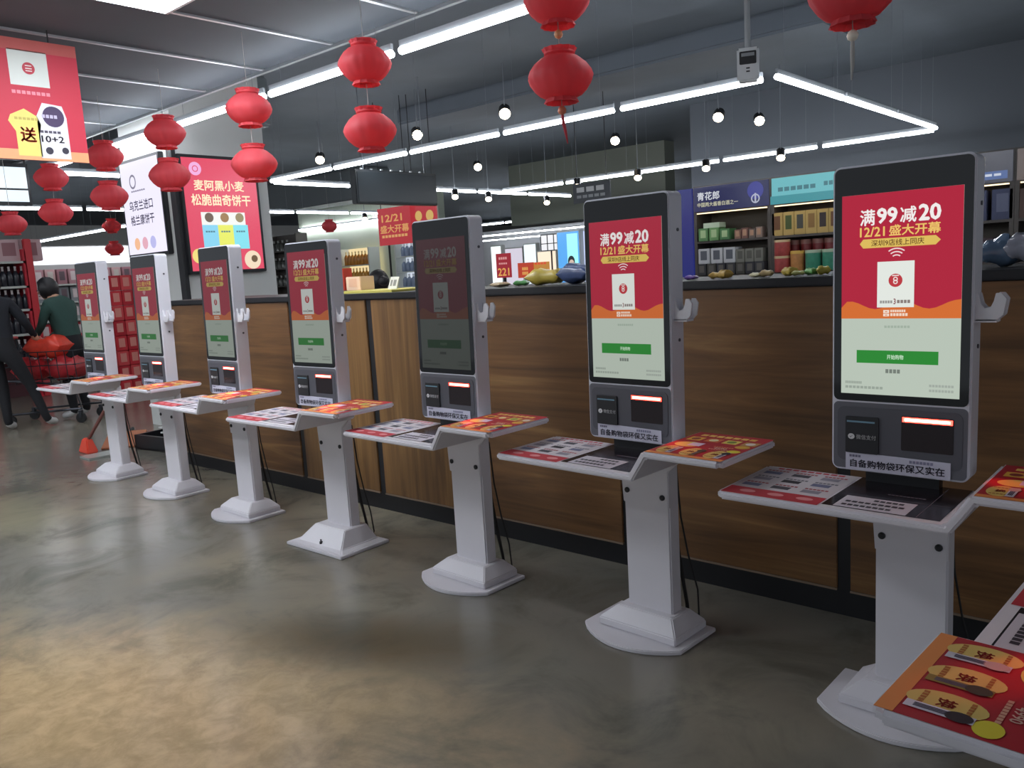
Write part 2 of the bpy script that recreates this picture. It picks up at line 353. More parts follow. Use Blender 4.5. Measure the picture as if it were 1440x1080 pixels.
def screen_art(scr, L, F, full=True):
    g = lambda c, k=1.0: glow(c, max(.02, round(L * k, 2)))
    U = lambda u: u * .3155; V = lambda v: v * .568
    F.rect('red_banner', 0, U(1), V(.385), V(1), g('c41a3c', .8), parent=scr)
    wave = [(0, V(.385)), (U(1), V(.385)), (U(1), V(.475))] + [(U(1 - .05 * i), V(.452 + .02 * math.sin(i * .7 + 1.2))) for i in range(1, 20)] + [(0, V(.44))]
    F.poly('orange_hill', wave, g('e8752c', .85), .0009, parent=scr)
    F.text('headline', '满', U(.16), U(.29), V(.845), V(.925), g('f6f0ee'), .0012, .02, scr)
    F.text('headline', '99', U(.305), U(.48), V(.85), V(.928), g('f6f0ee'), .0012, .035, scr)
    F.text('headline', '减', U(.5), U(.635), V(.848), V(.925), g('f6f0ee'), .0012, .02, scr)
    F.text('headline', '20', U(.65), U(.83), V(.85), V(.93), g('f6f0ee'), .0012, .035, scr)
    F.text('date_line', '12/21', U(.16), U(.375), V(.79), V(.838), g('f0c66a'), .0012, .02, scr)
    F.text('date_line', '盛大开幕', U(.41), U(.83), V(.788), V(.842), g('f0c66a'), .0012, .02, scr)
    F.poly('ribbon', [(U(.16), V(.757)), (U(.19), V(.735)), (U(.79), V(.735)), (U(.83), V(.757)), (U(.79), V(.779)), (U(.19), V(.779))], g('ecc85f', .9), .0009, scr)
    F.text('ribbon_text', '深圳9店线上同庆', U(.26), U(.7), V(.742), V(.773), g('6a3a1a', .6), .0014, .01, scr)
    for i, rr in enumerate((.016, .025, .034)): F.ring('signal_arc', U(.475), V(.668), rr - .0022, rr + .0012, g('f4d8d8'), .001, .9, 2.24, 12, scr)
    F.rect('code_card', U(.315), U(.625), V(.44), V(.665), g('eef3ec', .95), .0011, scr)
    F.disc('emblem', U(.47), V(.572), .0185, g('c8363f', .9), .0015, parent=scr)
    F.ring('emblem_line', U(.47), V(.5785), .0035, .0062, g('f4e6e2'), .0017, n=16, parent=scr)
    F.ring('emblem_line', U(.47), V(.5645), .0035, .0062, g('f4e6e2'), .0017, n=16, parent=scr)
    F.rect('emblem_line', U(.47) - .009, U(.47) + .009, V(.593), V(.598), g('f4e6e2'), .0017, scr)
    F.text('card_text', '3', U(.455), U(.475), V(.455), V(.483), g('8a3040', .8), .0013, .02, scr)
    F.dashes('card_text', U(.34), U(.45), V(.46), V(.474), 5, g('a8a8a4', .8), .0013, scr)
    F.dashes('card_text', U(.485), U(.6), V(.46), V(.476), 4, g('988a86', .8), .0013, scr)
    F.rects('footer_mark', [(U(.37), U(.42), V(.412), V(.427)), (U(.37), U(.42), V(.396), V(.409))], g('f6e4d4'), .0013, scr)
    F.rects('footer_mark', [(U(.385), U(.405), V(.4), V(.404)), (U(.385), U(.405), V(.417), V(.421))], g('e8752c', .85), .0016, scr)
    F.dashes('footer_text', U(.43), U(.56), V(.416), V(.428), 7, g('f6dcc8'), .0013, scr)
    F.dashes('footer_text', U(.43), U(.58), V(.397), V(.411), 6, g('f6dcc8'), .0013, scr)
    F.rect('button', U(.14), U(.83), V(.16), V(.225), g('2b9a35', .75), .0009, scr)
    F.text('button_text', '开始购物', U(.405), U(.545), V(.181), V(.205), g('d4f0d4'), .0012, .01, scr)
    F.dashes('help_text', U(.395), U(.525), V(.112), V(.132), 4, g('8a948a', .7), .0012, scr)
    F.dashes('hint_text', U(.38), U(.6), V(.338), V(.35), 8, g('b4c4b4', .8), .0012, scr)
    for b in (.052, .028): F.dashes('small_text', U(.04), U(.04 + (.15 if b > .05 else .34)), V(b), V(b + .013), 10, g('a9b5a9', .8), .0012, scr)
    for b in (.052, .028): F.dashes('small_text', U(.76), U(.96), V(b), V(b + .012), 8, g('b3bdb3', .8), .0012, scr)
def make_kiosk(label, loc, rz, level, square=False, dz=0, detail=True):
    t = thing('checkout_kiosk', label, 'kiosk', loc, math.radians(rz), 'white self-checkout kiosks')
    link('base_plate', cached(('bp', square), lambda: base_plate(square)), t)
    link('plinth', cached(('pl', square), lambda: plinth(square)), t)
    link('pedestal', cached('ped', pedestal), t)
    br = link('bracket', cached('br', bracket), t)
    for x, z in ((-.068, .548), (.088, .54)):
        s = link('screw', cached('screw', screw_mesh), br); s.location = (x, .004, z); s.rotation_euler.x = math.pi / 2
    if square:
        s = link('anchor_bolt', cached('bolt', lambda: MB().lathe([(.009, 0), (.009, .012), (.004, .014), (.004, .024)], 8).mesh('bolt', M_dark)), t); s.location = (0, -.105, .034)
    link('power_cable', cached('cable', lambda: cable(0)), t)
    tr = link('tray', cached('tray', tray_mesh), t)
    tray_print(t)
    if dz: zt = ZT + dz
    else: zt = ZT
    hs = link('housing', cached(('hs', dz), lambda: slab(rrect(HX0, HX1, ZB, zt, .022), 0.0, TH).mesh('housing', M_silver, smooth=True, bevel=.004)), t)
    MBg = lambda: slab(rrect(HX0 + .006, HX1 - .006, ZD + .002, zt - .006, .016), -.0015, .004).mesh('front_glass', M_glass)
    gl = link('front_glass', cached(('gl', dz), MBg), t)
    # stretch of the support neck from tray to housing
    link('neck', cached('neck', lambda: MB().box(-.11, .09, -.012, .025, ZL - .012, ZB + .02).mesh('neck', M_dark)), t)
    x0, z0, z1 = -.1715, .981, 1.549 + dz * .6
    up = Vector((0, TILT, 1)).normalized()
    # display
    mb = MB(); mb.prism([(x0, z0), (x0 + .3155, z0), (x0 + .3155, z1), (x0, z1)], lambda x, z: (x, hy(z) - .0022, z), lambda x, z: (x, hy(z) + .001, z))
    scr = mb.build('screen', glow('cfdccd', round(level * .8, 2)), t)
    F = Face((x0, hy(z0) - .0022, z0), (1, 0, 0), up, scr)
    screen_art(scr, level, F)
    # lower panel
    lp = link('lower_panel', cached('lp', lambda: slab(rrect(HX0 + .006, HX1 - .006, ZB + .006, ZD - .003, .014), -.0015, .004).mesh('lower_panel', M_panel)), t)
    FP = Face((HX0, hy(ZB) - .0015, ZB), (1, 0, 0), up, lp)
    lk = lambda name, poly, d0, d1, m: link(name, cached('lp' + name, lambda: slab(poly, d0, d1).mesh(name, m)), t)
    q = rrect(HX0 + .018, HX1 - .018, ZB + .03, ZD - .016, .02)
    lk('panel_inset', q, -.003, .002, mat('panel_inset', '55555c', .4, metal=.2))
    rd = lk('card_reader', rrect(HX0 + .043, HX0 + .136, ZB + .055, ZB + .163, .004), -.008, .0, M_dark)
    FR = Face((HX0, hy(ZB) - .008, ZB), (1, 0, 0), up, rd)
    FR.rect('card_slot', .047, .126, .146, .151, mat('slot_blue', '6f93a5', .3), .0006)
    FR.disc('pay_mark', .06, .104, .0095, ink('d8d8d8'), .0006, .0085)
    FR.poly('pay_tick', [(.0545, .106), (.057, .1025), (.066, .1085), (.0572, .1)], ink('1b1c20'), .001)
    FR.text('pay_text', '微信支付', .074, .13, .097, .111, ink('d8d8d8'), .0008, .008)
    sw = lk('scanner_window', rrect(HX0 + .197, HX0 + .332, ZB + .075, ZB + .174, .004), -.004, .0, mat('scanner_glass', '241a1e', .12))
    FS = Face((HX0, hy(ZB) - .004, ZB), (1, 0, 0), up, sw)
    FS.rect('scanner_bar', .2, .329, .157, .171, glow('ff3026', 9), .0008)
    FS.rect('scanner_core', .206, .323, .1605, .1675, glow('ffb49a', 9), .0012)
    nt_ = lk('paper_notice', [(HX0 + .043, ZB + .004), (HX0 + .326, ZB + .004), (HX0 + .326, ZB + .052), (HX0 + .043, ZB + .056)], -.0046, -.003, ink('c9c7d6'))
    FN = Face((HX0, hy(ZB) - .0046, ZB), (1, 0, 0), up, nt_)
    FN.text('notice_text', '自备购物袋环保又实在', .056, .312, .012, .036, ink('2a2836'), .0006, .022)
    FN.dashes('notice_small_text', .054, .088, .042, .049, 4, ink('77758a'))
    FN.dashes('notice_small_text', .22, .284, .04, .048, 7, ink('8a88a0'))
    link('bag_hook', cached('hook', hook), t)
    for z in (1.5, 1.12):
        s = link('lock', cached('lock', lambda: MB().lathe([(.006, 0), (.006, .003)], 10).mesh('lock', mat('grey_steel', '5a5a60', .4, metal=.6))), hs)
        s.location = (HX1, hy(z) + .05, z); s.rotation_euler.y = math.pi / 2
    sp = bpy.data.lights.new('scanner_beam', 'SPOT'); sp.energy = 2.5; sp.color = (1, .05, .04); sp.spot_size = math.radians(22); sp.spot_blend = .8; sp.shadow_soft_size = .01
    so = bpy.data.objects.new('scanner_beam', sp); COL.objects.link(so); so.parent = t; so.location = (HX0 + .265, hy(ZB + .165) - .012, ZB + .165); so.rotation_mode = 'QUATERNION'; so.rotation_quaternion = Vector((0, 0, -1)).rotation_difference(Vector((.25, -.15, -.12)).normalized())
    return t
def tray_print(tr):  # tr is the kiosk
    """stickers on the two tray levels; meshes are cached so every kiosk shares them"""
    if 'trp' in MC:
        for o in MC['trp']: copy_tree(o, tr)
        return
    lo = Face((0, TY0, ZL), (1, 0, 0), (0, 1, 0), tr); hi = Face((0, TY0, ZR), (1, 0, 0), (0, 1, 0), tr); D = TY1 - TY0
    s1 = lo.rect('guide_sticker', TA + .012, -.135, .012, D - .01, ink('c9c2c6'), .0006)
    F = Face((0, TY0, ZL), (1, 0, 0), (0, 1, 0), s1)
    F.rect('red_band', TA + .012, -.135, .012, .085, ink('b5313c'), .001)
    for i in range(3): F.disc('pink_spot', TA + .08 + .085 * i, .05, .024, ink('d98a8c'), .0014, .014)
    for i in range(3):
        for j in range(3):
            x = TA + .03 + i * .09; y = .11 + j * .075
            F.rects('picture', [(x, x + .055, y, y + .03)], ink(('6c6f8c', '4a4650', '8d8894', '2f2e36')[(i + 2 * j) % 4]), .001)
            F.dashes('caption', x, x + .07, y + .037, y + .048, 6, ink(('a04048', '6a6a74')[j % 2]), .001)
    F.dashes('title_text', TA + .05, -.17, .325, .34, 9, ink('b5313c'), .001)
    s2 = lo.rect('scan_plate', -.13, .168, .03, D - .006, mat('scan_glass', '201c22', .18), .0006)
    F = Face((0, TY0, ZL), (1, 0, 0), (0, 1, 0), s2)
    F.rects('plate_line', [(-.12, .16, .158, .16), (.11, .112, .035, .34)], ink('6a6670'), .001)
    F.dashes('plate_text', -.01, .09, .2, .208, 10, ink('6a6670'), .001)
    pn = F.rect('paper_note', -.1, .085, .034, .145, ink('c8c3cc'), .0012)
    for j, (a, b) in enumerate(((-.02, .06), (-.085, .07), (-.085, .045))): F.dashes('note_text', a, b, .115 - .032 * j, .13 - .032 * j, int((b - a) / .016), ink('35333d'), .0018)
    s3 = hi.rect('offer_sticker', TC + .008, TD - .007, .006, D - .008, ink('a8202c'), .0006)
    F = Face((0, TY0, ZR), (1, 0, 0), (0, 1, 0), s3)
    F.rect('orange_band', TC + .008, TD - .007, .006, .03, ink('dd8a4a'), .001)
    for i in range(3):
        x = TC + .05 + .085 * i
        F.disc('yellow_oval', x, .078, .03, ink('d3b867'), .0012, .05)
        F.text('swap_text', '换', x - .012, x + .012, .066, .09, ink('8a2418'), .0016, .03)
        F.dashes('oval_text', x - .02, x + .02, .104, .11, 5, ink('a86a34'), .0016)
        F.dashes('oval_text', x - .02, x + .02, .045, .052, 5, ink('a86a34'), .0016)
        F.rect('product_picture', x + .016, x + .035, .034, .118, ink(('c6c2cc', '8a7a3c', 'd0cbd6')[i]), .0018)
        F.disc('product_picture', x + .026, .1, .013, ink(('b9a6a0', '3f3f34', '30282e')[i]), .0022, .017)
        F.dashes('product_text', x + .02, x + .031, .045, .085, 3, ink('5a5868'), .0022)
    F.text('price_text', '4990', TD - .115, TD - .07, .148, .164, ink('e8c8b8'), .0016, .02)
    F.dashes('price_text', TD - .125, TD - .055, .136, .143, 8, ink('d9a088'), .0014)
    F.dashes('price_text', TD - .125, TD - .055, .17, .178, 8, ink('d98a60'), .0014)
    F.disc('yellow_oval', TC + .07, .165, .045, ink('d9c260'), .0012, .035)
    F.rect('product_picture', TC + .075, TC + .12, .15, .195, ink('cdbccf'), .0016)
    F.disc('product_picture', TD - .035, .135, .022, ink('dccb3a'), .0014, .018)
    F.disc('product_picture', TD - .04, .2, .025, ink('d3a23c'), .0014, .02)
    for i in range(4):
        x = TC + .025 + .066 * i
        F.rect('offer_tile', x, x + .052, .225, .275, ink(('d9a23c', 'cc6a3a', 'd8c05a', 'b88a50')[i]), .0012); F.disc('product_picture', x + .026, .25, .016, ink(('8a3a30', 'e0d0a0', '7a8a3c', 'd8c8c0')[i]), .0016)
    F.dashes('offer_title', TC + .04, TD - .04, .295, .32, 7, ink('e2b45c'), .0014)
    MC['trp'] = [s1, s2, s3]
KS = [(-6.419, 2.552, 1.1, .42), (-5.459, 2.542, -.3, .42), (-4.516, 2.531, -1.5, .36), (-3.53, 2.491, .9, .42), (-2.575, 2.518, -2.0, .06), (-1.621, 2.509, -2.7, .72), (-.687, 2.461, -.8, .9)]
LB = ['self-checkout kiosk at the far end of the row beside the dust pan', 'second self-checkout kiosk from the dust pan end, beside the counter end',
      'third self-checkout kiosk from the dust pan, with rounded base', 'self-checkout kiosk with square bolted base and shorter housing',
      'self-checkout kiosk whose screen is nearly dark and dimmed', 'self-checkout kiosk between the dark-screened one and the brightest one',
      'self-checkout kiosk with the brightest screen, facing out from the counter']
for i, (x, y, a, L) in enumerate(KS): make_kiosk(LB[i], (x, y, 0), a, L, square=i == 3, dz=-.035 if i == 3 else 0)
make_kiosk('self-checkout kiosk turned sideways, its red offer tray reaching past the row', (.0218, 1.5565, 0), -93.3, .9)
# ------------------------------------------------------------------ lanterns
M_lan = mat('lantern_red', 'e2606a', .6)
nt = M_lan.node_tree; pb = nt.nodes['Principled BSDF']; tr_ = N(nt, 'ShaderNodeBsdfTranslucent'); tr_.inputs['Color'].default_value = rgb('ee6a6c')
mx_ = N(nt, 'ShaderNodeMixShader'); mx_.inputs[0].default_value = .5
nt.links.new(pb.outputs[0], mx_.inputs[1]); nt.links.new(tr_.outputs[0], mx_.inputs[2]); nt.links.new(mx_.outputs[0], nt.nodes['Material Output'].inputs[0])
def lantern_body():
    n = 48; prof = [(.066, .115), (.07, .098), (.062, .09), (.085, .08), (.115, .055), (.137, .025), (.145, 0), (.138, -.025), (.118, -.055), (.092, -.08), (.066, -.092)]
    rings = []
    for k, (rr, z) in enumerate(prof):
        ring = []
        for i in range(n):
            t = 2 * math.pi * i / n; fold = 1 + (.025 if i % 3 == 0 else -.012) * (1 if 1 < k < 10 else .6)
            ring.append((rr * fold * math.cos(t), rr * fold * math.sin(t), z))
        rings.append(ring)
    return MB().loft(rings, False).mesh('shade', M_lan, smooth=True)
def collar(z, s):
    n = 36; rings = []
    for rr, dz in ((.062, 0), (.07, s * .012), (.076, s * .024), (.07, s * .024), (.058, s * .004)):
        rings.append([(rr * (1 + .05 * (i % 3 - 1)) * math.cos(2 * math.pi * i / n), rr * (1 + .05 * (i % 3 - 1)) * math.sin(2 * math.pi * i / n), z + dz) for i in range(n)])
    return MB().loft(rings).mesh('collar', M_lan, smooth=True)
LAN = [lantern_body(), collar(.098, 1), collar(-.088, -1)]
M_str = mat('string_grey', 'a9a6a2', .7); M_gold = mat('gold_bead', 'd8b48a', .4); M_tas = mat('tassel_red', 'b8323c', .7)
def lantern(p, s, top, lean, label, tassel=None, group='red paper lanterns'):
    t = thing('lantern', label, 'lantern', p, random.random() * 6, group); t.scale = (s, s, s); t.rotation_euler.x = lean
    link('shade', LAN[0], t); link('collar', LAN[1], t); link('collar', LAN[2], t)
    MB().tube([(0, 0, .1), (0, 0, (top - p[2]) / s)], .0022, 5).build('string', M_str, t)
    bead = tassel and tassel[0] == '*'
    if tassel:
        tassel = tassel.lstrip('*')
        MB().tube([(0, 0, .1), (0, 0, -.14)], .002, 5).build('string', M_str, t)
        b = MB().lathe([(.004, .02), (.016, .012), (.02, 0), (.016, -.012), (.004, -.02)], 14, (0, 0, -.145)).build('bead', mat('bead_' + tassel, tassel, .4), t, smooth=True)
        if not bead: MB().tube([(0, 0, -.16), (.004, 0, -.2), (.012, 0, -.24), (.02, .003, -.29)], [.006, .008, .007, .002], 8).build('tassel', M_tas if tassel != 'e6dccb' else M_str, t, smooth=True)
    return t
LL = [(1199, -12, 1, 'e6dccb', 'red paper lantern with cream bead and frayed tassel above the brightest kiosk'),
      (782, 110, 1, 'd07a5a', 'red paper lantern with hanging tassel, strung below another lantern'),
      (783, 0, 0, '*d8a070', 'red paper lantern strung right above the tasselled lower lantern'),
      (523, 183, 1, None, 'lower red lantern of the pair above the kiosk with square base'), (513, 90, 0, None, 'upper red lantern of the pair above the kiosk with square base'),
      (355, 231, 1, None, 'lower red lantern overlapping the red advertising screen'), (350, 153, 0, None, 'upper red lantern above the red advertising screen'),
      (226, 250, 1, None, 'lower red lantern hanging over the white advertising screen'), (232, 187, 0, None, 'upper red lantern above the white advertising screen'),
      (150, 277, 1, None, 'lower red lantern just beside the white column'), (147, 220, 0, None, 'upper red lantern beside the hanging red banner'),
      (75, 300, 1, None, 'lower red lantern of the pair under the hanging red banner'), (72, 250, 0, None, 'upper red lantern of the pair under the hanging red banner'),
      (16, 315, 1, None, 'single red lantern above the shelves of dark bottles')]
lan_pos = []
for i, (px, py, low, tas, lab) in enumerate(LL):
    p = at(px, py, Y=3.05); lan_pos.append(p)
    up_ = 3.0
    if low and i + 1 < len(LL) and not LL[i + 1][2]:
        p2 = at(LL[i + 1][0], LL[i + 1][1], Y=3.05); up_ = p2.z - (.16 if LL[i + 1][3] else .108); p = Vector((p2.x, 3.05, p.z))
    lantern(p, 1.0, up_, .0, lab, tas)
for px, py, dist, lab in ((157, 318, 6.0, 'small far red lantern beside the column edge, upper of two'), (158, 350, 6.0, 'small far red lantern beside the column edge, lower of two'), (463, 318, 9.5, 'small far red lantern hanging by the golden bottle rack')):
    p = at(px, py, Y=dist)
    if 'lower of two' in lab: p.x, p.y = pf.x, pf.y
    lantern(p, 1.0, pf.z - .108 if 'lower of two' in lab else 3.9, 0, lab); pf = p
# ------------------------------------------------------------------ tube lights and spotlights
M_wire = mat('steel_wire', '8a9096', .4, metal=.5)
def tube_row(axis, c, a0, a1, z, seg=1.45, gap=.08, group='suspended tube lights', lab='', th=.029, top=3.9):
    n = max(1, round(abs(a1 - a0) / seg)); st = (a1 - a0) / n
    for i in range(n):
        b0, b1 = a0 + st * i, a0 + st * (i + 1); s = gap / 2 if st > 0 else -gap / 2; b0 += s; b1 -= s; mid = (b0 + b1) / 2
        lo, hi = min(b0, b1) - mid, max(b0, b1) - mid
        loc = (mid, c, z) if axis == 'x' else (c, mid, z)
        t = thing('tube_light', lab, 'tube light', loc, 0 if axis == 'x' else math.pi / 2, group)
        MB().box(lo, hi, -th * .35, th * .35, .012, .05).build('fixture', mat('fixture_grey', '8f959a', .4), t)
        n_ = 10; MB().loft([[(x, th * .85 * math.cos(2 * math.pi * k / n_), -.012 + th * .75 * math.sin(2 * math.pi * k / n_)) for k in range(n_)] for x in (lo + .005, hi - .005)]).build('tube', M_tube, t)
        for x in (lo + .15, hi - .15): MB().tube([(x, 0, .045), (x, 0, top - z)], .0015, 5).build('wire', M_wire, t)
A = 'suspended tube light in the long row '
tube_row('x', 3.62, -1.1, -9.9, 2.8, lab=A + 'along the edge of the panel ceiling', group='tube row at ceiling edge', th=.03)
tube_row('x', 6.55, -2.9, -10.1, 2.8, lab=A + 'from the white sensor to the hanging black display', group='near side of the light rectangle')
tube_row('y', -2.82, 6.5, 11.2, 2.8, 1.5, lab='suspended tube light on the short side right of the white sensor', group='short side of the light rectangle')
tube_row('x', 11.35, -2.85, -10.1, 2.8, lab='tube light with spotlights clipped beside it above the liquor cabinets', group='far side of the light rectangle')
tube_row('y', -10.2, 6.65, 13.6, 2.8, 1.4, lab='tube light on the crosswise row meeting the black hanging display', group='left side of the light rectangle')
tube_row('y', -14.4, 4.4, 12.6, 2.8, 1.4, lab='tube light on the crosswise row past the white column', group='crosswise tube row')
tube_row('y', -10.2, 3.75, 4.6, 2.8, 1.0, lab='short tube light under the hanging red banner', group='short tube')
tube_row('x', 18.8, -10, -20, 2.8, 1.6, lab='distant tube light in the row before the olive bulkhead', group='distant tubes one')
tube_row('x', 13.4, -15, -19.5, 2.8, 1.5, lab='distant tube light above the golden bottle rack', group='distant tubes two')
tube_row('x', 16.4, -17, -24, 2.8, 1.6, lab='distant tube light beyond the golden bottle rack', group='distant tubes three')
tube_row('x', 25, -13, -24, 2.8, 1.8, lab='distant tube light in front of the white store wall', group='distant tubes four')
tube_row('x', 29, -17, -28, 2.8, 1.8, lab='far tube light nearest to the white store wall', group='distant tubes five')
tube_row('x', 8.0, -16.5, -25, 2.8, 1.7, lab='distant tube light over the aisle of red shelves', group='aisle tubes')
# unseen extra tube row behind the camera, added for more light
tube_row('x', -.9, -3, -10, 2.8, 1.9, lab='added unseen tube light behind the camera, brightening the kiosk side', group='added tube row out of view', top=3.0)
def spot(p, label, group, aim=(0, 0), r_=.05, ztop=3.9, s=14):
    t = thing('spotlight', label, 'spotlight', p, 0, group)
    h = MB().lathe([(r_, -.0), (r_, .14), (r_ * .7, .16)], 14).build('lamp_head', M_black, t, smooth=True)
    ln = MB().lathe([(r_ * .9, -.006), (r_ * .9, .004)], 14).build('lens', glow('ffe8c8', s), t)
    dv = Vector((-p[0], -p[1], 0)).normalized() * aim[0] + Vector((aim[1], 0, -1)); qt = Vector((0, 0, -1)).rotation_difference(dv.normalized())
    for c in (h, ln): c.rotation_mode = 'QUATERNION'; c.rotation_quaternion = qt
    MB().tube([tuple(qt @ Vector((0, 0, .09))), (0, 0, .22), (0, 0, ztop - p[2])], .006, 6).build('stem', M_wire, t)
for px, py, lab in ((587, 190, 'ceiling spotlight glowing above the black hanging display'), (710, 160, 'ceiling spotlight glowing between the tasselled lantern and tube row'), (865, 198, 'ceiling spotlight glowing below the near tube row'),
                    (672, 235, 'small ceiling spotlight above the crosswise tube row'), (1010, 165, 'large warm ceiling spotlight beneath the white sensor'), (1068, 170, 'narrow white ceiling spotlight beside the large warm one'), (450, 225, 'ceiling spotlight beside the far end of the near tube row')):
    p = at(px, py, Z=3.3); spot(tuple(p), lab, 'ceiling spotlights', (1.6, random.uniform(-.3, .3)), .075, 3.9, 24)
for i, (px, py) in enumerate(((812, 262), (897, 250), (993, 237), (1098, 222))):
    p = at(px, py, Y=11.1); spot(tuple(p), 'black track spotlight clipped to the tube row above the liquor cabinets', 'track spotlights', (.9, 0), .06)
for px, py, X in ((640, 277, -10.0), (687, 280, -10.0), (769, 285, -10.0), (513, 308, -14.2)):
    p = at(px, py, X=X); spot(tuple(p), 'small track spotlight on the crosswise tube row', 'crosswise track spotlights', (.9, 0), .06)
# white sensor box on a rod
p = at(1052, 92, Y=6.45)
t = thing('ceiling_sensor', 'white box sensor with dark window hanging on a grey rod', 'sensor', tuple(p), math.radians(24))
MB().box(-.085, .085, -.05, .05, -.13, .13).build('case', mat('sensor_white', 'd8dadc', .4), t, bevel=.015)
MB().box(-.065, .065, -.056, -.04, .0, .1).build('window', M_dark, t, bevel=.004)
MB().box(-.05, .05, -.06, -.05, .06, .085).build('grille', mat('grille_grey', '8f9396', .5), t)
for z in (-.035, -.06): MB().box(-.014, .014, -.055, -.045, z, z + .01).build('button', M_dark, t)
MB().tube([(0, 0, .12), (0, 0, 3.9 - p.z)], .022, 8).build('rod', mat('rod_grey', 'a9adb0', .4), t, smooth=True)
# ------------------------------------------------------------------ hanging banner, column screens, signs
bx = -5.5; q = at(105, 66, X=bx); q2 = at(122, 229, X=bx)
zb, zt2, y1 = q2.z, min(q.z, 2.93), q.y; y0 = y1 - .95
t = thing('hanging_banner', 'red hanging promotion banner with milk carton and yellow bottle', 'banner', (bx, y1, zb))
bd = MB().box(-.02, 0, y0 - y1, 0, 0, zt2 - zb).build('board', ink('c43a4c'), t)
for yy in (y0 - y1 + .15, -.15): MB().tube([(-.01, yy, zt2 - zb - .01), (-.01, yy, 3.0 - zb)], .004, 5).build('cord', M_black, t)
H = zt2 - zb; F = Face((.0, y0 - y1, 0), (0, 1, 0), (0, 0, 1), bd); Wb = y1 - y0
bt = lambda px, py: ((at(px, py, X=bx).y - y0), (at(px, py, X=bx).z - zb))
F.rect('orange_strip', 0, Wb, 0, .06, ink('e0a074')); F.rect('top_strip', .0, Wb, H - .07, H, ink('c2605c'))
a, b = bt(15, 118); a2, b2 = bt(64, 75)
F.rect('code_card', a, a2, b, b2, ink('d8dcd6')); F.disc('emblem', (a + a2) / 2, (b + b2) / 2, .035, ink('c04450'), .001)
F.rects('emblem_line', [((a + a2) / 2 - .018, (a + a2) / 2 + .018, (b + b2) / 2 + k, (b + b2) / 2 + k + .006) for k in (-.018, -.004, .012)], ink('e6dcd6'), .0014)
F.dashes('card_caption', a, a2, b - .05, b - .03, 8, ink('e08a98'))
a, b = bt(22, 218); a2, b2 = bt(58, 155)
F.poly('yellow_bottle', [(a + .02, b), (a2 - .025, b), (a2 - .025, b + .13), (a2 - .012, b + .19), (a2 - .03, b2 - .04), ((a + a2) / 2 - .01, b2), (a, b2 - .04), (a - .015, b + .2), (a + .02, b + .14)], ink('d8cd72'), .001)
F.text('gift_text', '送', a + .04, a + .13, b + .08, b + .17, ink('c8402c'), .0014, .03)
F.dashes('bottle_text', a + .02, a2 - .02, b + .21, b + .225, 6, ink('b9a85a'), .0014)
a, b = bt(59, 222); a2, b2 = bt(91, 148)
F.poly('milk_carton', [(a, b), (a2, b), (a2, b2 - .08), (a2 - .02, b2 - .01), (a + .04, b2), (a, b2 - .08)], ink('d6d4da'), .001)
F.disc('purple_label', (a + a2) / 2 + .01, b + .25, .062, ink('4a3c5c'), .0014); F.dashes('label_text', a + .03, a2 - .05, b + .24, b + .26, 4, ink('b8b0c8'), .0018)
F.text('offer_text', '10+2', a + .012, a2 - .03, b + .095, b + .135, ink('2c2a34'), .0016, .02)
F.dashes('carton_text', a + .01, a2 - .04, b + .15, b + .165, 5, ink('55505f'), .0016)
F.disc('cow_patch', a + .05, b + .045, .022, ink('3a3844'), .0016); F.disc('cow_patch', a2 - .03, b + .05, .02, ink('3a3844'), .0016)
# red screen on the column's side, white screen on its front
yA, yB = 3.86, 4.62; z0, z1 = 1.55, 2.6
t = thing('advertising_screen', 'large red lit advertising screen with biscuit packs on the column', 'screen', (-7.42, (yA + yB) / 2, z0))
MB().box(0, .05, yA - (yA + yB) / 2 - .03, yB - (yA + yB) / 2 + .03, -.03, z1 - z0 + .03).build('frame', M_dark, t, bevel=.006)
Wd = yB - yA; Hd = z1 - z0
dp = MB().box(.045, .052, -Wd / 2, Wd / 2, 0, Hd).build('display', glow('e5506a', .95), t)
F = Face((.052, -Wd / 2, 0), (0, 1, 0), (0, 0, 1), dp)
F.ring('round_logo', .13, Hd - .1, .03, .062, glow('f0b0e0', 1), .001); F.disc('round_logo', .13, Hd - .1, .022, glow('f0b0e0', 1), .001)
F.text('headline', '麦阿黑小麦', .1, Wd - .14, Hd - .3, Hd - .2, glow('ffe4c0', 1.1), .001, .02)
F.text('headline', '松脆曲奇饼干', .06, Wd - .08, Hd - .44, Hd - .33, glow('ffe4c0', 1.1), .001, .02)
F.rect('picture', .14, Wd - .16, .28, Hd - .5, glow('f2f4f0', 1), .001)
for i, c in enumerate(('8ad4f0', 'e8ec6a', '86e0ee')):
    F.rect('biscuit_pack', .14 + .16 * i, .3 + .16 * i, .2, .43, glow(c, 1), .0015)
    F.disc('biscuit_pack', .22 + .16 * i, .5, .045, glow(('7a6a5a', 'b08a5c', 'a89a70')[i], .8), .0015)
    F.dashes('pack_text', .17 + .16 * i, .27 + .16 * i, .36, .375, 4, glow('5a8a9a', .8), .002)
F.disc('lemon', .08, .14, .07, glow('f0dc80', 1), .0015); F.disc('biscuit', Wd - .12, .09, .09, glow('f2dcc0', 1), .0015); F.disc('biscuit', Wd - .1, .1, .035, glow('7a6248', .8), .002)
t = thing('advertising_screen', 'narrow white lit advertising screen on the front of the column', 'screen', (-8.04, 3.82, 1.76))
MB().box(-.43, .43, -.05, 0, -.03, .92).build('frame', M_dark, t, bevel=.006)
dp = MB().box(-.4, .4, -.053, -.045, 0, .89).build('display', glow('e6e2f6', 1.1), t); F = Face((-.4, -.053, 0), (1, 0, 0), (0, 0, 1), dp)
